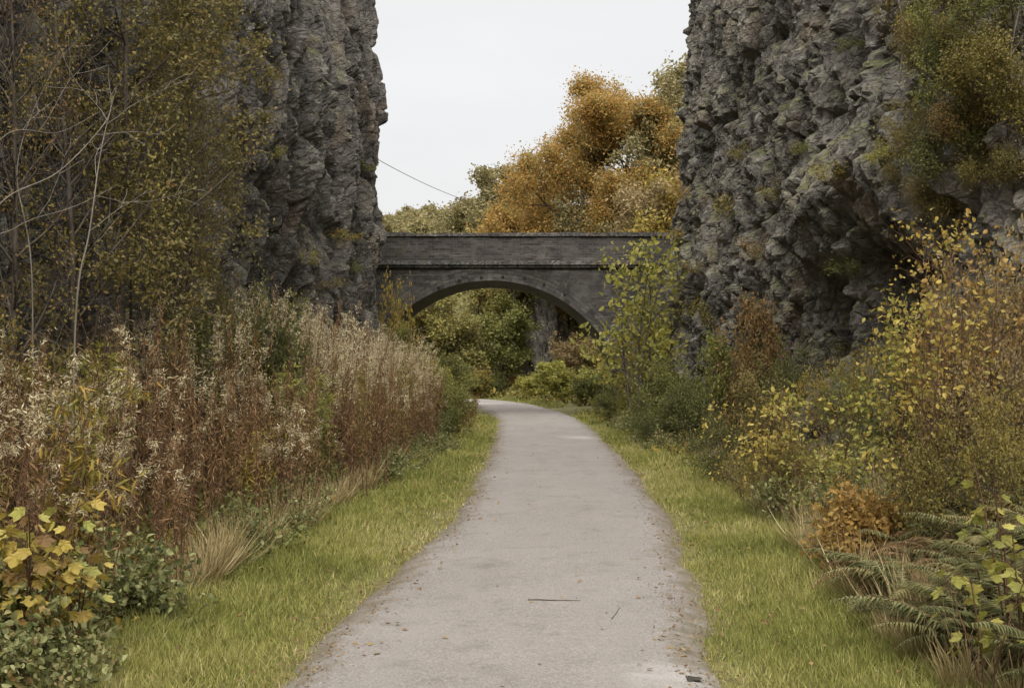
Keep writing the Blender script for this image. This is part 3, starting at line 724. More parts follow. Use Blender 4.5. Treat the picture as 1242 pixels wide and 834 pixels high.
# --- trees against the left rock
def ltree(name, label, px, d, topz, key, seed, A, pal, nleaf, ls, H, rz, bark='bark', w=1.0, r=.05, x=None):
    X = gxy(px, d); s = (topz - X[2]) / H
    return plant(name, label, 'tree', (X[0], X[1], X[2] - .05), key, lambda: plant_mesh(seed, A, None, nleaf=nleaf * 1.9, lsize=ls * .74, jit=.065, H=H, r=r, droop=.25, gap=.44, gs=1.5), tr, (bark, pal), rz, (s * w, s * w, s))
LT = dict(TALL, nch=(30, 9, 4), lr=(.24, .5, .5))
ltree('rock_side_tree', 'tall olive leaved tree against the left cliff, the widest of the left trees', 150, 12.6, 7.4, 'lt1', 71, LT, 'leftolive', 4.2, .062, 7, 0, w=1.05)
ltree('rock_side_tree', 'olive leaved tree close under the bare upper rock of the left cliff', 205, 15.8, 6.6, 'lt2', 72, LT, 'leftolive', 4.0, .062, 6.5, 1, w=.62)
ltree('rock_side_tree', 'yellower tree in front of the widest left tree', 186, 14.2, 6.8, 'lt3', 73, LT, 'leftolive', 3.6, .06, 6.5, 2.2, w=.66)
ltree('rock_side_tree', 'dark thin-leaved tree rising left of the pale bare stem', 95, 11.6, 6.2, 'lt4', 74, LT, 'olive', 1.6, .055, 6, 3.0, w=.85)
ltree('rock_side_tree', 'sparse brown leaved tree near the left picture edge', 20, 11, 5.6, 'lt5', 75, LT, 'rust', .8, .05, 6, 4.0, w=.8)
def bare(name, label, pts, r0, seed, n=7, mat='bark_pale', pal=None, nl=0.0, cat='tree'):
    P = catmull(np.array(pts, float), 8); rng = np.random.default_rng(seed); base = P[0].copy()
    root = thing(name, label, cat, tuple(base)); w = MB(); tube(w, P - base, np.linspace(r0, r0 * .25, len(P)), 6); tips = []
    for q in range(n):
        a = rng.integers(len(P) // 3, len(P) - 2); d = P[a + 1] - P[a]; d, Xx, Yy = frames(d); az = rng.uniform(0, 6.28)
        nd = d * .7 + (Xx * math.cos(az) + Yy * math.sin(az)) * .7
        o = G(); o.tubes = []; o.tips = []
        grow(rng, P[a] - base, nd, rng.uniform(.3, .9), r0 * .4, 1, BARE, o)
        for pts_, rr, lv in o.tubes: tube(w, pts_, np.maximum(rr, .002), 4)
        tips += o.tips
    w.obj('stem', M[mat], root, True)
    if pal:
        l = MB(); T = np.concatenate(tips); m = int(len(T) * nl); T = T[rng.integers(0, len(T), m)] + rng.normal(0, .05, (m, 3))
        scatter(l, *RHOMB, T, rng.normal(0, 1, (m, 3)) - [0, 0, .5], .06 * rng.uniform(.6, 1.3, m), rng); l.obj('foliage', M[pal], root)
    return root
g0 = gxy(88, 9.6)
bare('bare_sapling', 'pale bare sapling stem standing in front of the left trees', [g0, at(92, 380, 9.6), at(108, 280, 9.7), at(122, 180, 9.9), at(140, 105, 10)], .010, 3, 4)
g0 = gxy(-60, 9.0)
bare('bare_branches', 'long pale bare branch arching in from the left edge across the trees', [g0, at(-40, 330, 9.0), at(0, 246, 9.2), at(70, 208, 9.5), at(125, 150, 9.8), at(135, 120, 10)], .009, 5, 3)
g0 = gxy(-90, 9.4)
bare('bare_branches', 'flatter thin bare branch above the long arching one at the left edge', [g0, at(-60, 300, 9.4), at(0, 168, 9.5), at(70, 160, 9.9), at(120, 135, 10.3)], .006, 6, 2)
g0 = gxy(40, 10.5)
bare('bare_branches', 'thin grey leaning stem at upper left, crossing the dark rock', [g0, at(38, 330, 10.5), at(20, 200, 10.6), at(60, 90, 10.8), at(100, 40, 11)], .007, 8, 2, 'bark_pale')
g0 = gxy(-30, 9.8)
bare('bare_branches', 'lowest bare branch sweeping from the left edge above the seed heads', [g0, at(-20, 330, 9.8), at(20, 275, 9.9), at(90, 250, 10.2), at(140, 225, 10.5)], .006, 9, 2, 'bark_pale', 'rust', .6)

# --- right-hand saplings
p = gxy(773, 30)
plant('leaning_sapling', 'yellow green leaved sapling standing in front of the right end of the bridge', 'tree', p, 'yg', lambda: plant_mesh(81, SAPL, None, stems=4, spread=.2, nleaf=2.5, lsize=.12, jit=.14, H=4.5, r=.035, splay=.16, tpl=OVATE), tr, ('bark', 'yellowgreen'), .6, (1.0, 1.0, 1.15))
p = gxy(768, 31)
plant('leaning_sapling', 'sparse pale yellow sapling leaning across the right haunch of the arch', 'tree', p, 'yg2', lambda: plant_mesh(82, SAPL, None, stems=3, spread=.2, nleaf=1.1, lsize=.12, jit=.12, H=3.6, r=.028, splay=.35, tpl=OVATE), tr, ('bark', 'yellow'), 2.0, .9)
p = gxy(796, 31)
plant('leaning_sapling', 'thin green sapling between the yellow sapling and the right cliff', 'tree', p, 'yg3', lambda: plant_mesh(83, SAPL, None, stems=3, spread=.2, nleaf=1.6, lsize=.11, jit=.10, H=4.2, r=.03, splay=.2, tpl=OVATE), tr, ('bark', 'midgreen'), 1.0, .95)
for q, (px, d, H, pal, nl, lab) in enumerate(((1120, 9.6, 2.45, 'yellow', 2.0, 'slender sapling with yellow and orange leaves, tallest of the three right saplings'), (1082, 10.0, 2.2, 'yellowgreen', 2.2, 'slender yellow green sapling left of the tallest right sapling'),
        (1185, 9.8, 2.5, 'orange', 1.6, 'slender orange leaved sapling right of the tallest right sapling'), (1150, 10.6, 2.4, 'autumn_mix', 2.0, 'mixed green and gold sapling just behind the right saplings'))):
    p = gxy(px, d)
    plant('slender_sapling', lab, 'tree', p, ('ss', q), lambda q=q, H=H, nl=nl: plant_mesh(84 + q, SAPL, None, stems=3, spread=.12, nleaf=nl * .62, lsize=.043, jit=.06, H=H, r=.012, splay=.12, tpl=OVATE), tr, ('stem_brown', pal), q, 1.0)
p = gxy(1035, 9.3)
plant('orange_shrub', 'small bright orange bush at the foot of the right saplings', 'shrub', p, 'os', lambda: plant_mesh(91, SHRUB, None, stems=7, spread=.12, nleaf=2.6, lsize=.045, jit=.05, H=.72, r=.007, splay=.6, tpl=OVATE, gap=.3, gs=5), sn, ('stem_brown', 'orange'), 0, 1)
for q, (px, d, H, lab) in enumerate(((950, 13.2, 1.5, 'spray of pale yellow leaves over the dark bushes of the right bank'), (985, 12.4, 1.5, 'yellow leaf spray nearer the right saplings'), (915, 14.5, 1.35, 'small yellow spray at the left of the right bank sprays'), (1010, 11.5, .9, 'low yellow green spray above the orange bush'))):
    p = gxy(px, d)
    plant('leaf_spray', lab, 'shrub', p, ('sp', q % 2), lambda q=q: plant_mesh(95 + q % 2, SAPL, None, stems=4, spread=.15, nleaf=.5, lsize=.05, jit=.05, H=1.4, r=.008, splay=.5, tpl=OVATE, droop=0), sn, ('stem_brown', 'yellowgreen' if q % 2 else 'yellow'), q * 1.1, H / 1.4)

# slim bare trunks and greenery on the upper right slope
for q, (px, d, lab) in enumerate(((1205, 12.2, 'slim pale bare tree high on the green slope at upper right'), (1226, 12.6, 'second slim bare tree right of the pale one on the upper slope'), (1088, 15.5, 'pair-like thin bare tree over the pale broken rock'))):
    h = on_cliff(px, 225 if q < 2 else 95); b = np.array(h[0])
    bare('bare_tree', lab, [b - [0, .0, .3], b + [.06, -.1, .5], b + [-.05, -.16, 1.3], b + [.10, -.2, 2.2], b + [.04, -.2, 3.2]], .013, 20 + q, 8, 'bark_pale')
cr = np.random.default_rng(17)
ledge = [(1140, 60, 'olive', .9, 'hanging green growth at the top of the right slope beside the pale rock'), (1190, 50, 'midgreen', 1.0, 'green growth at the top of the right slope'), (1230, 110, 'olive', 1.0, 'green growth at right edge of the upper slope'),
         (1160, 130, 'midgreen', .95, 'mossy green growth in the middle of the right slope'), (1215, 170, 'olive', .9, 'olive growth under the slim bare trees'), (1130, 190, 'olive', .8, 'olive growth on the slope under the pale rock'),
         (1180, 215, 'darkgreen', .9, 'dark growth low on the right slope'), (1120, 25, 'olive', .8, 'green growth at the top edge above the pale rock'), (1235, 30, 'midgreen', .9, 'green growth in the top right corner'),
         (1240, 220, 'tan', .9, 'brown growth at the right edge of the lower slope'), (1100, 230, 'olive', .6, 'small growth on the ledge right of the overhang'), (1150, 255, 'tan', .7, 'tan growth at the foot of the right slope'),
         (1175, 90, 'darkgreen', .8, 'dark ivy patch on the upper right slope'), (1205, 135, 'midgreen', .8, 'green patch between the slim bare trees')]
for q in range(22):
    ledge.append((cr.uniform(1125, 1260), cr.uniform(0, 270), ('leftolive', 'olive', 'rust', 'leftolive')[q % 4], cr.uniform(.45, .75), 'small leafy growth rooted on the green slope at upper right'))
for q, (px, py, pal, s, lab) in enumerate(ledge):
    h = on_cliff(px, py)
    if h is None: continue
    plant('slope_shrub', lab, 'shrub', tuple(h[0]), ('ledge', pal, q % 2), lambda q=q: plant_mesh(101 + q % 2, SHRUB, None, stems=9, spread=.45, nleaf=6, lsize=.042, jit=.10, H=1.0, r=.008, splay=1.5, gap=.40, gs=3), sn, ('bark', pal), q * 1.3, s * .66, 'small growth on the upper right slope' if q >= 14 else None)
tufts = [(300, 60, 'autumn_mix', .8, 'yellowing tuft high on the left cliff edge of the trees'), (325, 95, 'autumn_mix', .7, 'yellow tuft in a crack of the left cliff'), (330, 190, 'yellowgreen', .6, 'yellow green tuft halfway up the left cliff'), (318, 150, 'olive', .8, 'olive tuft beside the top crack of the left cliff'),
         (372, 318, 'yellowgreen', .55, 'lone yellow green tuft low on the left cliff pillar'), (415, 290, 'autumn_mix', .7, 'tuft hanging on the lower left cliff'), (460, 235, 'yellowgreen', 1.0, 'yellow green plant on the far edge of the left cliff'), (466, 215, 'autumn_mix', 1.0, 'golden plant at the far edge of the left cliff above the bridge'),
         (440, 205, 'midgreen', .6, 'small green tuft near the far edge of the left cliff'), (425, 330, 'midgreen', .6, 'green fern tuft in the fluted part of the left cliff'), (395, 350, 'olive', .7, 'olive tuft above the seed heads on the left cliff'), (432, 410, 'autumn_mix', .7, 'tuft at the very foot of the left cliff'),
         (832, 240, 'orange', .7, 'orange tuft on the far edge of the right cliff'), (826, 290, 'autumn_mix', .8, 'gold tuft lower on the far edge of the right cliff'), (905, 190, 'olive', .6, 'moss tuft on a ledge of the right cliff'), (975, 185, 'midgreen', .6, 'green tuft on the long ledge of the right cliff'), (1010, 215, 'olive', .7, 'olive tuft over the overhang'),
         (945, 240, 'olive', .8, 'olive tuft left of the overhang'), (925, 310, 'rust', 1.1, 'rust coloured plant drooping below the left end of the overhang'), (890, 260, 'olive', .9, 'grassy plant in the crack of the right cliff'), (1040, 60, 'midgreen', .7, 'green tuft near the top of the right cliff'), (1075, 195, 'yellowgreen', .6, 'bright tuft below the pale broken rock'),
         (860, 390, 'olive', .9, 'olive growth at the foot of the far right cliff'), (1030, 330, 'midgreen', .8, 'green growth right of the rock leg'), (850, 330, 'olive', .6, 'faint tuft on the far right cliff face')]
for q, (px, py, pal, s, lab) in enumerate(tufts):
    h = on_cliff(px, py)
    if h is None: continue
    plant('ledge_plant', lab, 'plant', tuple(h[0]), ('tuft', pal, q % 2), lambda q=q: plant_mesh(111 + q % 2, TUFT, None, stems=12, spread=.15, nleaf=6, lsize=.05, jit=.05, H=.6, r=.005, splay=1.6, gap=.38, gs=5), sn, ('stem_green', pal), q * 1.3, tuple(s * k * (.85 if h[0].y < 24 else 1.1) for k in (1.0, 1.0, .62 + .5 * ((q * 7) % 5) / 5)), None)

# --- willowherb thicket
def willow_mesh(seed, fluffy):
    rng = np.random.default_rng(seed); st = MB(); lf = MB(); fl = MB()
    for q in range(9):
        az = rng.uniform(0, 6.28); r = .30 * math.sqrt(rng.uniform()); H = rng.choice([rng.uniform(.75, 1.2), rng.uniform(1.2, 1.6), rng.uniform(1.55, 2.0)], p=[.25, .4, .35])
        n = 9; lean = rng.normal(0, .085, 2) * (3 if rng.uniform() < .1 else 1); t = np.linspace(0, 1, n)
        P = np.stack([r * math.cos(az) + lean[0] * H * t ** 1.6, r * math.sin(az) + lean[1] * H * t ** 1.6, H * t - .05], 1) + np.cumsum(rng.normal(0, .007, (n, 3)), 0)
        tube(st, P, np.linspace(.0065, .002, n), 4, rng.uniform())
        m = int(80 * H / 1.5); tt = rng.uniform(.06, .88, m) ** .85; Q = np.stack([np.interp(tt, t, P[:, k]) for k in range(3)], 1)
        a = rng.uniform(0, 6.28, m); D = np.stack([np.cos(a), np.sin(a), rng.uniform(-2.6, -.1, m)], 1)
        scatter(lf, *LANCE, Q, D, rng.uniform(.03, .095, m), rng, np.clip(rng.normal(.4, .28, m), 0, 1), sx=rng.uniform(.35, .95, m))
        # the split seed pods on side twigs at the top
        m = 18; tt = rng.uniform(.74, 1.0, m); Q = np.stack([np.interp(tt, t, P[:, k]) for k in range(3)], 1)
        a = rng.uniform(0, 6.28, m); D = np.stack([np.cos(a), np.sin(a), rng.uniform(.4, 1.6, m)], 1)
        scatter(lf, *LANCE, Q, D, rng.uniform(.04, .08, m), rng, np.full(m, .7), sx=.3)
        if rng.uniform() < fluffy:
            m2 = rng.integers(8, 22); Dn = D / np.linalg.norm(D, axis=1, keepdims=True)
            for c in range(9):
                k = rng.integers(0, m, m2); E = Q[k] + Dn[k] * rng.uniform(.0, .07, (m2, 1)) + rng.normal(0, .014, (m2, 3))
                scatter(fl, *LANCE, E, rng.normal(0, 1, (m2, 3)) + [0, 0, -.1], rng.uniform(.02, .055, m2), rng, np.clip(rng.normal(.5, .3, m2), 0, 1), sx=rng.uniform(.5, 1.3, m2))
    return st, lf, fl
WM = []
for q in range(9):
    st, lf, fl = willow_mesh(300 + q, (.0, .18, .08, .9, .8, 1.0, .6, .3, .3)[q])
    WM.append((st.mesh('stem', M['stem_brown'], True), lf.mesh('leaves', M['drybrown' if q < 7 else 'orange']), fl.mesh('seed_clumps', M['fluff']) if fl.n else None))
wr = np.random.default_rng(23); spots = []
tries = 0
while len(spots) < 215 and tries < 9000:
    tries += 1
    y = wr.uniform(7.2, 28.5); lo = -np.interp(y, [6, 9, 15, 20, 24, 27, 29], [2.55, 2.60, 2.55, 2.55, 2.35, 2.3, 2.15]) - .08 + .2 * math.sin(y * 1.7)
    hi = -np.interp(y, [6, 10, 14, 20, 26, 29], [4.2, 4.3, 4.2, 3.9, 3.6, 3.3])
    cxx = float(np.interp(y, PATH[:, 1][:200], PATH[:, 0][:200]))
    x = wr.uniform(hi, lo + (cxx if y > 12 else cxx * .4))
    if all((x - a) ** 2 + ((y - b) * .8) ** 2 > .27 ** 2 for a, b in spots): spots.append((x, y))
spots.sort(key=lambda s: s[1])
for q, (x, y) in enumerate(spots):
    front = x > -3.0
    back = x < (-3.05 if y < 16 else -2.2 if y < 22 else -1.7)
    k = (wr.integers(3, 7) if back or wr.uniform() < .12 else wr.integers(0, 3)) if wr.uniform() > .05 or y < 13 else wr.integers(7, 9)
    if y < 12 and k < 7 and wr.uniform() < .55: k = wr.integers(0, 3)
    if k >= 7: lab = 'orange leaved willowherb clump among the brown ones left of the path'
    elif y < 11: lab = 'dry willowherb clump with white seed fluff in the nearest stretch of the left thicket'
    elif y < 18: lab = 'dry brown willowherb clump in the middle stretch of the left thicket'
    else: lab = 'dry willowherb clump crowned with pale fluff in the farthest stretch of the left thicket'
    r = thing('willowherb', lab, 'plant', gpt(x, y), wr.uniform(0, 6.28), 1.0, 'dry willowherb clumps left of the path')
    hz = wr.uniform(.82, 1.08) * (np.interp(y, [7, 10, 18, 28], [.86, .97, 1.06, 1.0])) * (wr.uniform(.95, 1.13) if back else wr.uniform(.62, .95)) * (.80 + .40 * float(vn(np.array([x * .8]), np.array([y * .45]), 88)[0]))
    r.scale = (1, 1, hz)
    for nm, me in zip(('stem', 'leaves', 'seed_clumps'), WM[k]): me and link(nm, me, r)

HM = None
for q in range(34):
    y = wr.uniform(8, 28); c = float(np.interp(y, PATH[:200, 1], PATH[:200, 0])); x = c * (1 if y > 12 else .4) - wr.uniform(2.75, 4.0)
    plant('tall_herb', 'yellowing green herb standing up among the brown willowherb', 'plant', gpt(x, y), ('herb', q % 4), lambda q=q: plant_mesh(700 + q % 4, dict(seg=(9, 3), wob=(.06, .15), up=(.04, -.05), nch=(12,), t0=(.2,), ang=(.9,), lr=(.16,), leaf_lvl=0, cone=.3), None, stems=5, spread=.15, nleaf=2.6, lsize=.085, jit=.04, H=1.35, r=.006, splay=.25, tpl=LANCE, droop=.4), sn, ('stem_green', ('midgreen', 'autumn_mix', 'yellowgreen', 'olive')[q % 4]), q, wr.uniform(.7, 1.2), 'green herbs among the willowherb')
# --- ferns
def fern_mesh(seed):
    rng = np.random.default_rng(seed); st = MB(); lf = MB()
    for q in range(11):
        az = q * 2.4 + rng.normal(0, .2); L = rng.uniform(.42, .78); n = 40; t = np.linspace(0, 1, n)
        el = rng.uniform(.75, 1.15); dr = rng.uniform(.9, 1.9)
        ang = el - dr * t ** 1.3
        rad = np.concatenate([[0], np.cumsum(np.cos(ang[:-1]))]) * L / n; zz = np.concatenate([[0], np.cumsum(np.sin(ang[:-1]))]) * L / n
        P = np.stack([rad * math.cos(az), rad * math.sin(az), zz], 1); tube(st, P, np.linspace(.004, .0012, n), 3)
        T = np.gradient(P, axis=0); T /= np.linalg.norm(T, axis=1, keepdims=True); side = np.array([-math.sin(az), math.cos(az), 0])
        prof = np.sin(np.clip((t - .12) / .88, 0, 1) ** .7 * np.pi) ** .8 * .19 * L + .008
        for s in (-1, 1):
            for k in range(4, n):
                D = side * s + T[k] * rng.uniform(.3, .55) + np.array([0, 0, rng.uniform(-.35, .05)]); D /= np.linalg.norm(D); nrm = np.cross(T[k], side); w = T[k]
                l = prof[k] * rng.uniform(.75, 1.1); base = P[k]; hw = .36 * L / n
                v = np.array([base - w * hw, base + w * hw, base + D * l * .55 + w * hw * .85, base + D * l + nrm * -.02, base + D * l * .55 - w * hw * .6])
                lf.add(v, [(0, 1, 2, 3, 4)], rng.uniform(.0, .8) if q % 5 else rng.uniform(.7, 1))
    return st, lf
FM = []
for q in range(4):
    st, lf = fern_mesh(400 + q); FM.append((st.mesh('stem', M['stem_brown'], True), lf.mesh('frond', M['fern' if q < 3 else 'deadfern'])))
fr = np.random.default_rng(29)
for q in range(60):
    while True:
        y = fr.uniform(5.8, 10.5); x = fr.uniform(2.25, 4.3); px = CX + x / y * FPX
        py = HY + FPX * CAMZ / y
        if x > np.interp(y, [5.8, 7, 8.5, 10.5], [2.15, 2.3, 2.6, 2.9]) and px < 1330: break
    near = y < 7.5
    r = thing('fern', 'arching green fern in the nearest bed right of the grass verge' if near else 'arching fern higher on the right bank below the saplings', 'fern', gpt(x, y), fr.uniform(0, 6.28), fr.uniform(.8, 1.25), 'ferns on the right bank')
    for nm, me in zip(('stem', 'frond'), FM[q % 4]): link(nm, me, r)
for q, (x, y) in enumerate(((-2.75, 6.2), (-3.2, 7.0), (-2.9, 5.8))):
    r = thing('fern', 'fern in the lower left corner among the brambles', 'fern', gpt(x, y), q * 2.0, .9, 'ferns in the lower left corner')
    for nm, me in zip(('stem', 'frond'), FM[q % 4]): link(nm, me, r)

# --- big-leaved sycamore seedlings
def syc_mesh(seed, H, stems, nl, ls):
    rng = np.random.default_rng(seed); st = MB(); lf = MB()
    for q in range(stems):
        az = rng.uniform(0, 6.28); h = H * rng.uniform(.75, 1.05); n = 6; t = np.linspace(0, 1, n); sp = rng.uniform(.05, .32)
        P = np.stack([sp * h * t ** 1.5 * math.cos(az), sp * h * t ** 1.5 * math.sin(az), h * t - .04], 1); tube(st, P, np.linspace(.007, .003, n), 5)
        m = nl; tt = rng.uniform(.45, 1, m); Q = np.stack([np.interp(tt, t, P[:, k]) for k in range(3)], 1); a = rng.uniform(0, 6.28, m)
        E = Q + np.stack([np.cos(a), np.sin(a), .5 + 0 * a], 1) * rng.uniform(.05, .13, (m, 1))
        for k in range(m): tube(st, np.array([Q[k], (Q[k] + E[k]) / 2 + [0, 0, .012], E[k]]), np.array([.002, .0016, .0013]), 3)
        D = np.stack([np.cos(a), np.sin(a), rng.uniform(-2.2, -.4, m)], 1)
        scatter(lf, *PALM, E, D, ls * rng.uniform(.7, 1.25, m), rng, roll=rng.normal(np.pi, .35, m))
    return st, lf
p = gxy(38, 6.5)
plant('sycamore_seedling', 'yellow big-leaved sycamore seedling in the lower left corner', 'plant', p, 'syc1', lambda: syc_mesh(5, .98, 7, 17, .078), sn, ('stem_brown', 'syc'), 0, 1)
p = gxy(92, 6.7)
plant('sycamore_seedling', 'smaller golden sycamore seedling right of the yellow one', 'plant', p, 'syc2', lambda: syc_mesh(6, .80, 4, 13, .072), sn, ('stem_brown', 'syc'), 1, 1)
for q, (px, d, H, lab) in enumerate(((1225, 6.2, 1.15, 'pale yellow green maple sprig, upper one at the right picture edge'), (1195, 5.9, .75, 'pale yellow green maple sprig low among the right ferns'), (1240, 6.0, .95, 'middle maple sprig at the right picture edge'))):
    p = gxy(px, d); plant('maple_sprig', lab, 'plant', p, ('mp', q), lambda q=q, H=H: syc_mesh(20 + q, H, 3, 10, .068), sn, ('stem_brown', 'yellowgreen'), q, 1)

# --- brambles, dry grass tufts, low herbs
BM = []
for q in range(4):
    w, l = plant_mesh(500 + q, dict(seg=(9, 4), wob=(.12, .15), up=(-.10, -.05), nch=(9,), t0=(.15,), ang=(1.0,), lr=(.22,), leaf_lvl=0, cone=.2), None, stems=8, spread=.15, nleaf=3.0, lsize=.055, jit=.05, H=.8, r=.004, splay=.9, tpl=OVATE, droop=.1)
    BM.append((w.mesh('stem', M['stem_brown'], True), l.mesh('foliage', M['bramble'])))
br = np.random.default_rng(37); pts = []
for q in range(20): pts.append((br.uniform(-3.2, -2.42), br.uniform(6.2, 8.7), 'bramble with dull green leaves in front of the nearest left willowherb', 'brambles at the left grass edge'))
for q in range(22):
    y = br.uniform(10, 26); c = float(np.interp(y, PATH[:200, 1], PATH[:200, 0])); pts.append((c - np.interp(y, [10, 15, 20, 26], [2.75, 2.75, 2.5, 2.15]) + br.normal(0, .12), y, 'low bramble along the foot of the left willowherb', 'brambles under the left willowherb'))
for q in range(34):
    y = br.uniform(9.5, 31); c = float(np.interp(y, PATH[:200, 1], PATH[:200, 0])); pts.append((c + np.interp(y, [9, 15, 20, 31], [2.6, 2.5, 2.0, 1.75]) + abs(br.normal(0, .4)), y, 'low bramble along the outer edge of the right grass verge', 'brambles along the right verge'))
for q, (x, y, lab, gr) in enumerate(pts):
    r = thing('bramble', lab, 'shrub', gpt(x, y), br.uniform(0, 6.28), br.uniform(.6, 1.0) if y < 9 and x < 0 else br.uniform(.45, .85), gr)
    for nm, me in zip(sn, BM[q % 4]): link(nm, me, r)
TM = []
for q in range(3):
    rng = np.random.default_rng(600 + q); mb = MB(); m = 90
    a = rng.uniform(0, 6.28, m); P = np.stack([.06 * np.cos(a) * rng.uniform(0, 1, m), .06 * np.sin(a) * rng.uniform(0, 1, m), np.full(m, -.01)], 1)
    scatter(mb, *BLADE, P, np.stack([np.cos(a) * .55, np.sin(a) * .55, rng.uniform(.4, 1.6, m)], 1), rng.uniform(.2, .55, m), rng, sx=.22, roll=rng.choice([0, np.pi], m) + rng.normal(0, .4, m))
    TM.append(mb.mesh('dry_grass_tuft', M['straw']))
tr_ = np.random.default_rng(43)
for q in range(150):
    y = tr_.uniform(5.8, 19); right = tr_.uniform() < .72; c = float(np.interp(y, PATH[:200, 1], PATH[:200, 0]))
    x = c + (2.5 + abs(tr_.normal(0, .35 if q < 70 else .8)) - .25 if right else -2.45 - abs(tr_.normal(0, .2)))
    o = link('dry_grass_tuft', TM[q % 3], None, gpt(x, y)); o.rotation_euler = (0, 0, tr_.uniform(0, 6.28)); s = tr_.uniform(.6, 1.2); o.scale = (s, s, s)
    tag(o, 'straw coloured dry grass tuft on the bank edge right of the path' if right else 'straw coloured dry grass tuft where the left verge meets the brambles', 'grass tuft', 'dry grass tufts right' if right else 'dry grass tufts left')

# --- mown verge grass (nobody could count it)
def verge():
    rng = np.random.default_rng(53); mb = MB()
    for (y0, y1, dens, w) in ((4.5, 8, 5200, 1.0), (8, 12, 3000, 1.25), (12, 18, 1700, 1.7), (18, 27, 900, 2.4), (27, 37, 500, 3.2), (43, 60, 170, 4.5)):
        area = (y1 - y0) * 7.0 if y0 < 40 else (y1 - y0) * 26; n = int(area * dens)
        y = rng.uniform(y0, y1, n); x = rng.uniform(-3.5, 3.5, n) + np.interp(y, PATH[:250, 1], PATH[:250, 0]) if y0 < 40 else rng.uniform(-16, 8, n)
        l = lat(x, y); al = np.abs(l)
        e = PHW - .13 + .34 * (vn(x * 1.1, y * 1.1, 3) - .5) + .16 * (vn(x * 5, y * 5, 4) - .5)
        wl = np.interp(y, [5, 9, 15, 21, 27, 36, 60], [2.55, 2.65, 2.9, 2.7, 2.2, 1.9, 2.2]); wr_ = np.interp(y, [5, 9.6, 15, 20, 27, 36, 60], [2.7, 2.8, 2.55, 2.2, 1.85, 1.75, 2.2])
        lim = np.where(l < 0, wl, wr_) + .5 * (vn(x * 1.7, y * 1.7, 9) - .5) + .25
        f = (al - e) / np.maximum(lim - e, .1)
        keep = (al > e) & (al < lim) & (rng.uniform(0, 1, n) < np.clip(.25 + f * 2.2, 0, 1)) & (rng.uniform(0, 1, n) < np.clip((lim - al) * 3.5, 0.05, 1))
        x, y, f = x[keep], y[keep], f[keep]; n = len(x)
        z = gh(x, y)
        patch = vn(x * 1.3, y * 1.3, 15); p2 = vn(x * 5, y * 5, 16)
        h = (.04 + .07 * np.clip(f, 0, 1) ** .8 + .10 * patch * p2 * np.clip(f * 2, 0, 1)) * rng.uniform(.55, 1.4, n) * (1 if y0 < 20 else 1.15)
        a = rng.uniform(0, 6.28, n); lean = rng.uniform(.15, .95, n)
        D = np.stack([np.cos(a) * lean, np.sin(a) * lean, np.ones(n)], 1)
        rn = np.clip(.12 + .55 * vn(x * .9, y * .9, 19) + .35 * (p2 - .5) + rng.normal(0, .2, n) + .18 * (f < .12), 0, 1)
        scatter(mb, *BLADE, np.stack([x, y, z - .006], 1), D, h, rng, rn, sx=np.clip(.006 * w / h * 12, .5, 3.5) * rng.uniform(.7, 1.3, n))
    o = mb.obj('grass', M['grass']); tag(o, 'yellow green grass verges along both sides of the path', 'grass', kind='stuff')
verge()

# --- ground cover on the banks (nobody could count it)
def cover():
    rng = np.random.default_rng(59)
    for name, lab, pal, seed, frac in (('undergrowth', 'low green leafy ground cover on the banks beside the path', 'midgreen', 1, .5), ('undergrowth', 'brown and olive dead leaves and weeds between the bank plants', 'autumn_mix', 2, .28), ('undergrowth', 'dark low weeds at the foot of the cliffs', 'olive', 3, .4)):
        mb = MB()
        for (y0, y1, dens, s) in ((4.5, 10, 900, .05), (10, 20, 480, .065), (20, 38, 260, .085)):
            n = int((y1 - y0) * 12 * dens * frac); y = rng.uniform(y0, y1, n); x = rng.uniform(-6, 6, n)
            l = lat(x, y); lim = np.where(l < 0, np.interp(y, [5, 15, 27, 36], [2.5, 2.7, 2.0, 1.8]), np.interp(y, [5, 9.6, 15, 20, 27, 36], [2.6, 2.65, 2.45, 2.1, 1.75, 1.7]))
            k = (np.abs(l) > lim - (.45 if seed < 3 else 0) * rng.uniform(0, 1, n) ** 2) & (vn(x * 1.2 + seed * 7, y * 1.2, 70 + seed) > .38); x, y = x[k], y[k]; n = len(x)
            P = np.stack([x, y, gh(x, y) + rng.uniform(0, .22, n) * vn(x * 2, y * 2, 80)], 1); D = rng.normal(0, 1, (n, 3)) + [0, 0, .2]
            scatter(mb, *RHOMB, P, D, s * rng.uniform(.6, 1.5, n), rng)
        # beyond the bridge
        n = int(30000 * frac); y = rng.uniform(42.5, 80, n); x = rng.uniform(-16, 14, n); l = lat(x, y); k = np.abs(l) > 2.0; x, y = x[k], y[k]; n = len(x)
        scatter(mb, *RHOMB, np.stack([x, y, gh(x, y) + rng.uniform(0, .35, n)], 1), rng.normal(0, 1, (n, 3)), .17 * rng.uniform(.6, 1.5, n), rng)
        o = mb.obj(name, M[pal]); tag(o, lab, 'undergrowth', kind='stuff')
cover()

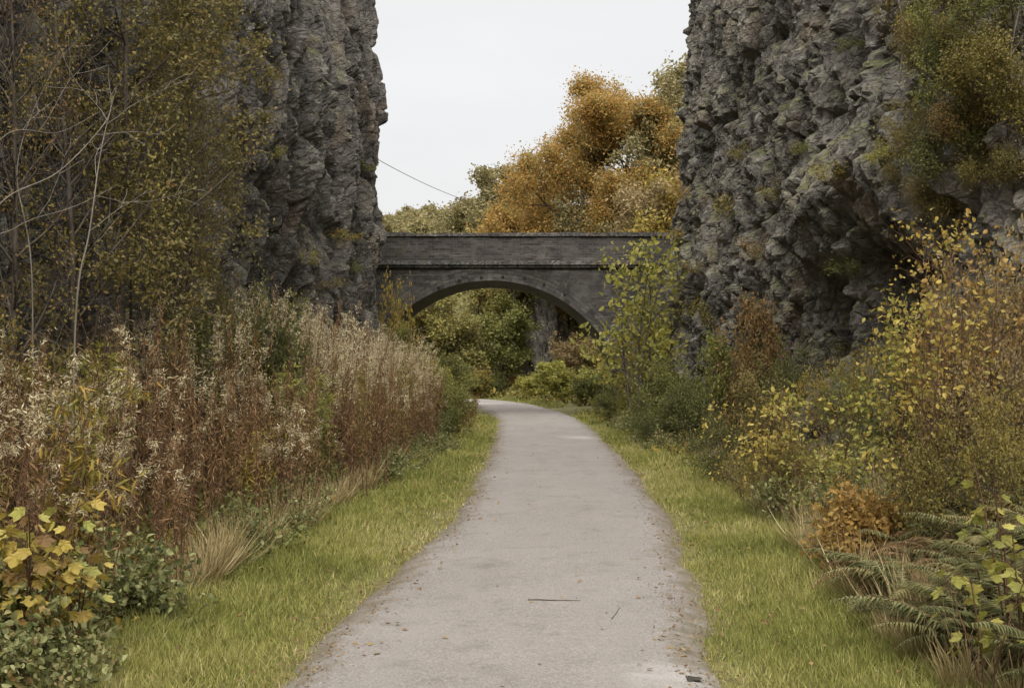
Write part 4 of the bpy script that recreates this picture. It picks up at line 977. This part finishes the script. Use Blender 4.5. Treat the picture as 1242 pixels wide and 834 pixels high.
# --- puddles, fallen leaves, twigs, stones on the path
def watermat():
    m, t, out = nt('puddle_water'); p = pbsdf(t, out, (.05, .045, .038), .04, None, .6); return m
M['water'] = watermat()
def puddle(px, py, rx, ry, seed):
    d = FPX * CAMZ / (py - HY); c = at(px, py, d); mb = MB(); a = np.linspace(0, 2 * np.pi, 90, endpoint=False)
    r = 1 + 1.1 * fbm(np.cos(a) * 1.8 + seed, np.sin(a) * 1.8, seed, 5)
    z = np.mean([pz(c[0] + rx * .7 * math.cos(t), c[1] + ry * .7 * math.sin(t)) for t in a]) + .003
    mb.add(np.stack([c[0] + rx * r * np.cos(a), c[1] + ry * r * np.sin(a), 0 * a + z], 1), [tuple(range(90))])
    struct(mb.obj('puddle', M['water']))
puddle(832, 831, .08, .06, 2)
lr = np.random.default_rng(61)
lm = MB(); scatter(lm, *OVATE, np.zeros((1, 3)), np.array([[1., 0, .0]]), .05, lr, np.array([.5]), roll=np.zeros(1))
LMs = [lm.mesh('fallen_leaf', M['drybrown']), None]
lm = MB(); scatter(lm, *OVATE, np.zeros((1, 3)), np.array([[1., 0, .0]]), .05, lr, np.array([.5]), roll=np.zeros(1)); LMs[1] = lm.mesh('fallen_leaf', M['tan'])
for q in range(190):
    y = 5.6 + 17 * lr.uniform() ** 1.6; c = float(np.interp(y, PATH[:200, 1], PATH[:200, 0])); e = lr.uniform() < .72
    l = (lr.choice([-1, 1]) * (1.0 - abs(lr.normal(0, .13)))) if e else lr.uniform(-.85, .85)
    x = c + l; o = link('fallen_leaf', LMs[q % 2], None, (x, y, pz(x, y) + .006)); s = lr.uniform(.4, 1.1); o.scale = (s, s, s); o.rotation_euler = (lr.normal(0, .25), lr.normal(0, .25), lr.uniform(0, 6.28))
    tag(o, ('small brown fallen leaf along the %s edge of the path' % ('left' if l < 0 else 'right')) if e else 'small brown fallen leaf lying out on the open path', 'leaf', 'fallen leaves on the path')
def twig(label, a, b, r):
    n = 8; P = np.array([[a[0] + (b[0] - a[0]) * t, a[1] + (b[1] - a[1]) * t + .008 * math.sin(t * 9), 0] for t in np.linspace(0, 1, n)])
    P[:, 2] = [pz(*q[:2]) + r * .9 for q in P]; w = MB(); tube(w, P, np.linspace(r, r * .4, n), 6); tag(w.obj('twig', M['bark'], None, True), label, 'twig')
d = FPX * CAMZ / (737 - HY); twig('thin straight twig lying across the middle of the path', at(640, 737, d), at(704, 737, d * .998), .005)
d = FPX * CAMZ / (760 - HY); twig('short twig lying lengthwise on the right half of the path', at(742, 768, d), at(752, 748, d * 1.05), .004)
st = MB(); srng = np.random.default_rng(67)
for q in range(2600):
    y = 4.8 + 16 * srng.uniform() ** 1.7; c = float(np.interp(y, PATH[:200, 1], PATH[:200, 0])); e = srng.uniform() < .6
    l = srng.choice([-1, 1]) * (1.02 - abs(srng.normal(0, .13))) if e else srng.uniform(-1, 1); x = c + l; s = srng.uniform(.0025, .008)
    z = .03 + .03 * (1 - (l / PHW) ** 2)
    v = np.array([[1, 0, .0], [0, 1, 0], [-1, 0, 0], [0, -1, 0], [0, 0, .8], [0, 0, -.6]]) * s * srng.uniform(.6, 1.2, (6, 3)); a = srng.uniform(0, 6.28); ca, sa = math.cos(a), math.sin(a)
    v = np.stack([v[:, 0] * ca - v[:, 1] * sa + x, v[:, 0] * sa + v[:, 1] * ca + y, v[:, 2] + z], 1)
    st.add(v, [(0, 1, 4), (1, 2, 4), (2, 3, 4), (3, 0, 4), (1, 0, 5), (2, 1, 5), (3, 2, 5), (0, 3, 5)], srng.uniform())
tag(st.obj('gravel', M['path_grit']), 'loose grit and small stones scattered on the path', 'gravel', kind='stuff')

fk = MB(); frng = np.random.default_rng(73); n = 5200
y = 4.8 + 22 * frng.uniform(0, 1, n) ** 1.5; c = np.interp(y, PATH[:200, 1], PATH[:200, 0]); sd_ = frng.choice([-1, 1], n)
l = np.where(frng.uniform(0, 1, n) < .75, sd_ * (1.07 + frng.normal(0, .10, n)), sd_ * frng.uniform(.9, 2.5, n)); x = c + l
z = np.where(np.abs(l) < 1.05, .035 + .03 * (1 - (l / PHW) ** 2), gh(x, y) + frng.uniform(.0, .09, n))
scatter(fk, *RHOMB, np.stack([x, y, z], 1), np.stack([frng.normal(0, 1, n), frng.normal(0, 1, n), frng.normal(0, .25, n)], 1), frng.uniform(.008, .032, n) * np.where(np.abs(l) > 1.25, 1.7, 1), frng, roll=frng.normal(0, .5, n))
tag(fk.obj('leaf_litter', M['drybrown']), 'crumbled brown leaf litter along the path edges and in the grass', 'leaf litter', kind='stuff')

# --- overhead wire and the post it hangs from on the left hill
def wire():
    p1 = at(475, 196, 66); b = at(566, 243, 86); a = p1 - (b - p1) * .6
    root = thing('overhead_wire', 'thin dark overhead wire sloping across the sky gap beside the left cliff', 'wire', (a[0], a[1], float(gh(a[0:1], a[1:2])[0])))
    base = np.array(root.location); t = np.linspace(0, 1, 24)[:, None]; P = a + (b - a) * t - np.array([0, 0, 1.0]) * (4 * t * (1 - t)) * .3
    w = MB(); tube(w, P - base, np.full(24, .017), 5); w.obj('cable', M['iron'], root, True)
    w = MB(); tube(w, np.array([[0, 0, -.3], [.02, 0, (a - base)[2] * .5], a - base + [0, 0, .2]]), np.array([.13, .12, .09]), 10); w.obj('post', M['bark'], root, True)
wire()

# ------------------------------------------------------------------ light, sky, camera
SUN_EL, SUN_AZ = math.radians(44), math.radians(184)
sc = bpy.context.scene
w = bpy.data.worlds.new('World'); sc.world = w; w.use_nodes = True; t = w.node_tree; t.nodes.clear()
wo = t.nodes.new('ShaderNodeOutputWorld'); sky = t.nodes.new('ShaderNodeTexSky'); sky.sky_type = 'NISHITA'; sky.sun_disc = False
sky.sun_elevation = SUN_EL; sky.sun_rotation = SUN_AZ; sky.air_density = 1.0; sky.dust_density = 4.0
b1 = t.nodes.new('ShaderNodeBackground'); t.links.new(sky.outputs[0], b1.inputs[0]); b1.inputs[1].default_value = .08
tc = t.nodes.new('ShaderNodeTexCoord').outputs['Generated']; sp = t.nodes.new('ShaderNodeSeparateXYZ'); t.links.new(tc, sp.inputs[0])
# overcast sky: dim across the view, made much brighter overhead to light the scene, with faint cloud structure
el = mapr(t, sp.outputs[2], .30, 1, .47, 2.9)
cl = mapr(t, noise(t, 2.2, scaled(t, tc, (1, 1, 3)), 5, .55), .3, .7, .93, 1.05)
st_ = math_(t, 'MULTIPLY', el, cl)
b2 = t.nodes.new('ShaderNodeBackground'); b2.inputs[0].default_value = (1.0, .995, .99, 1); t.links.new(st_, b2.inputs[1])
mx = t.nodes.new('ShaderNodeMixShader'); mx.inputs[0].default_value = .93
t.links.new(b1.outputs[0], mx.inputs[1]); t.links.new(b2.outputs[0], mx.inputs[2]); t.links.new(mx.outputs[0], wo.inputs[0])

sl = bpy.data.lights.new('sun', 'SUN'); sl.energy = 1.5; sl.angle = math.radians(25); sl.color = (1, .965, .91)
so = bpy.data.objects.new('sun', sl); C.objects.link(so)
sd = Vector((math.sin(SUN_AZ) * math.cos(SUN_EL), math.cos(SUN_AZ) * math.cos(SUN_EL), math.sin(SUN_EL)))
so.rotation_euler = (-sd).to_track_quat('-Z', 'Y').to_euler(); so.location = (0, 0, 30)

cam = bpy.data.cameras.new('camera'); cam.sensor_width = 36; cam.lens = 36 * FPX / 1242; cam.clip_end = 2000; cam.clip_start = .05
co = bpy.data.objects.new('camera', cam); C.objects.link(co); co.location = (0, 0, CAMZ)
co.rotation_euler = (math.radians(90) + math.atan((HY - 417) / FPX), 0, 0); sc.camera = co
sc.view_settings.view_transform = 'Standard'; sc.view_settings.look = 'None'; sc.view_settings.exposure = .95; sc.view_settings.gamma = 1; sc.view_settings.use_curve_mapping = False
sc.render.engine = 'CYCLES'; cy = sc.cycles; cy.use_denoising = True; cy.max_bounces = 8; cy.diffuse_bounces = 5; cy.glossy_bounces = 2; cy.transmission_bounces = 5; cy.use_adaptive_sampling = True; cy.adaptive_threshold = .015
try: cy.denoiser = 'OPENIMAGEDENOISE'; cy.denoising_input_passes = 'RGB_ALBEDO_NORMAL'
except Exception: pass
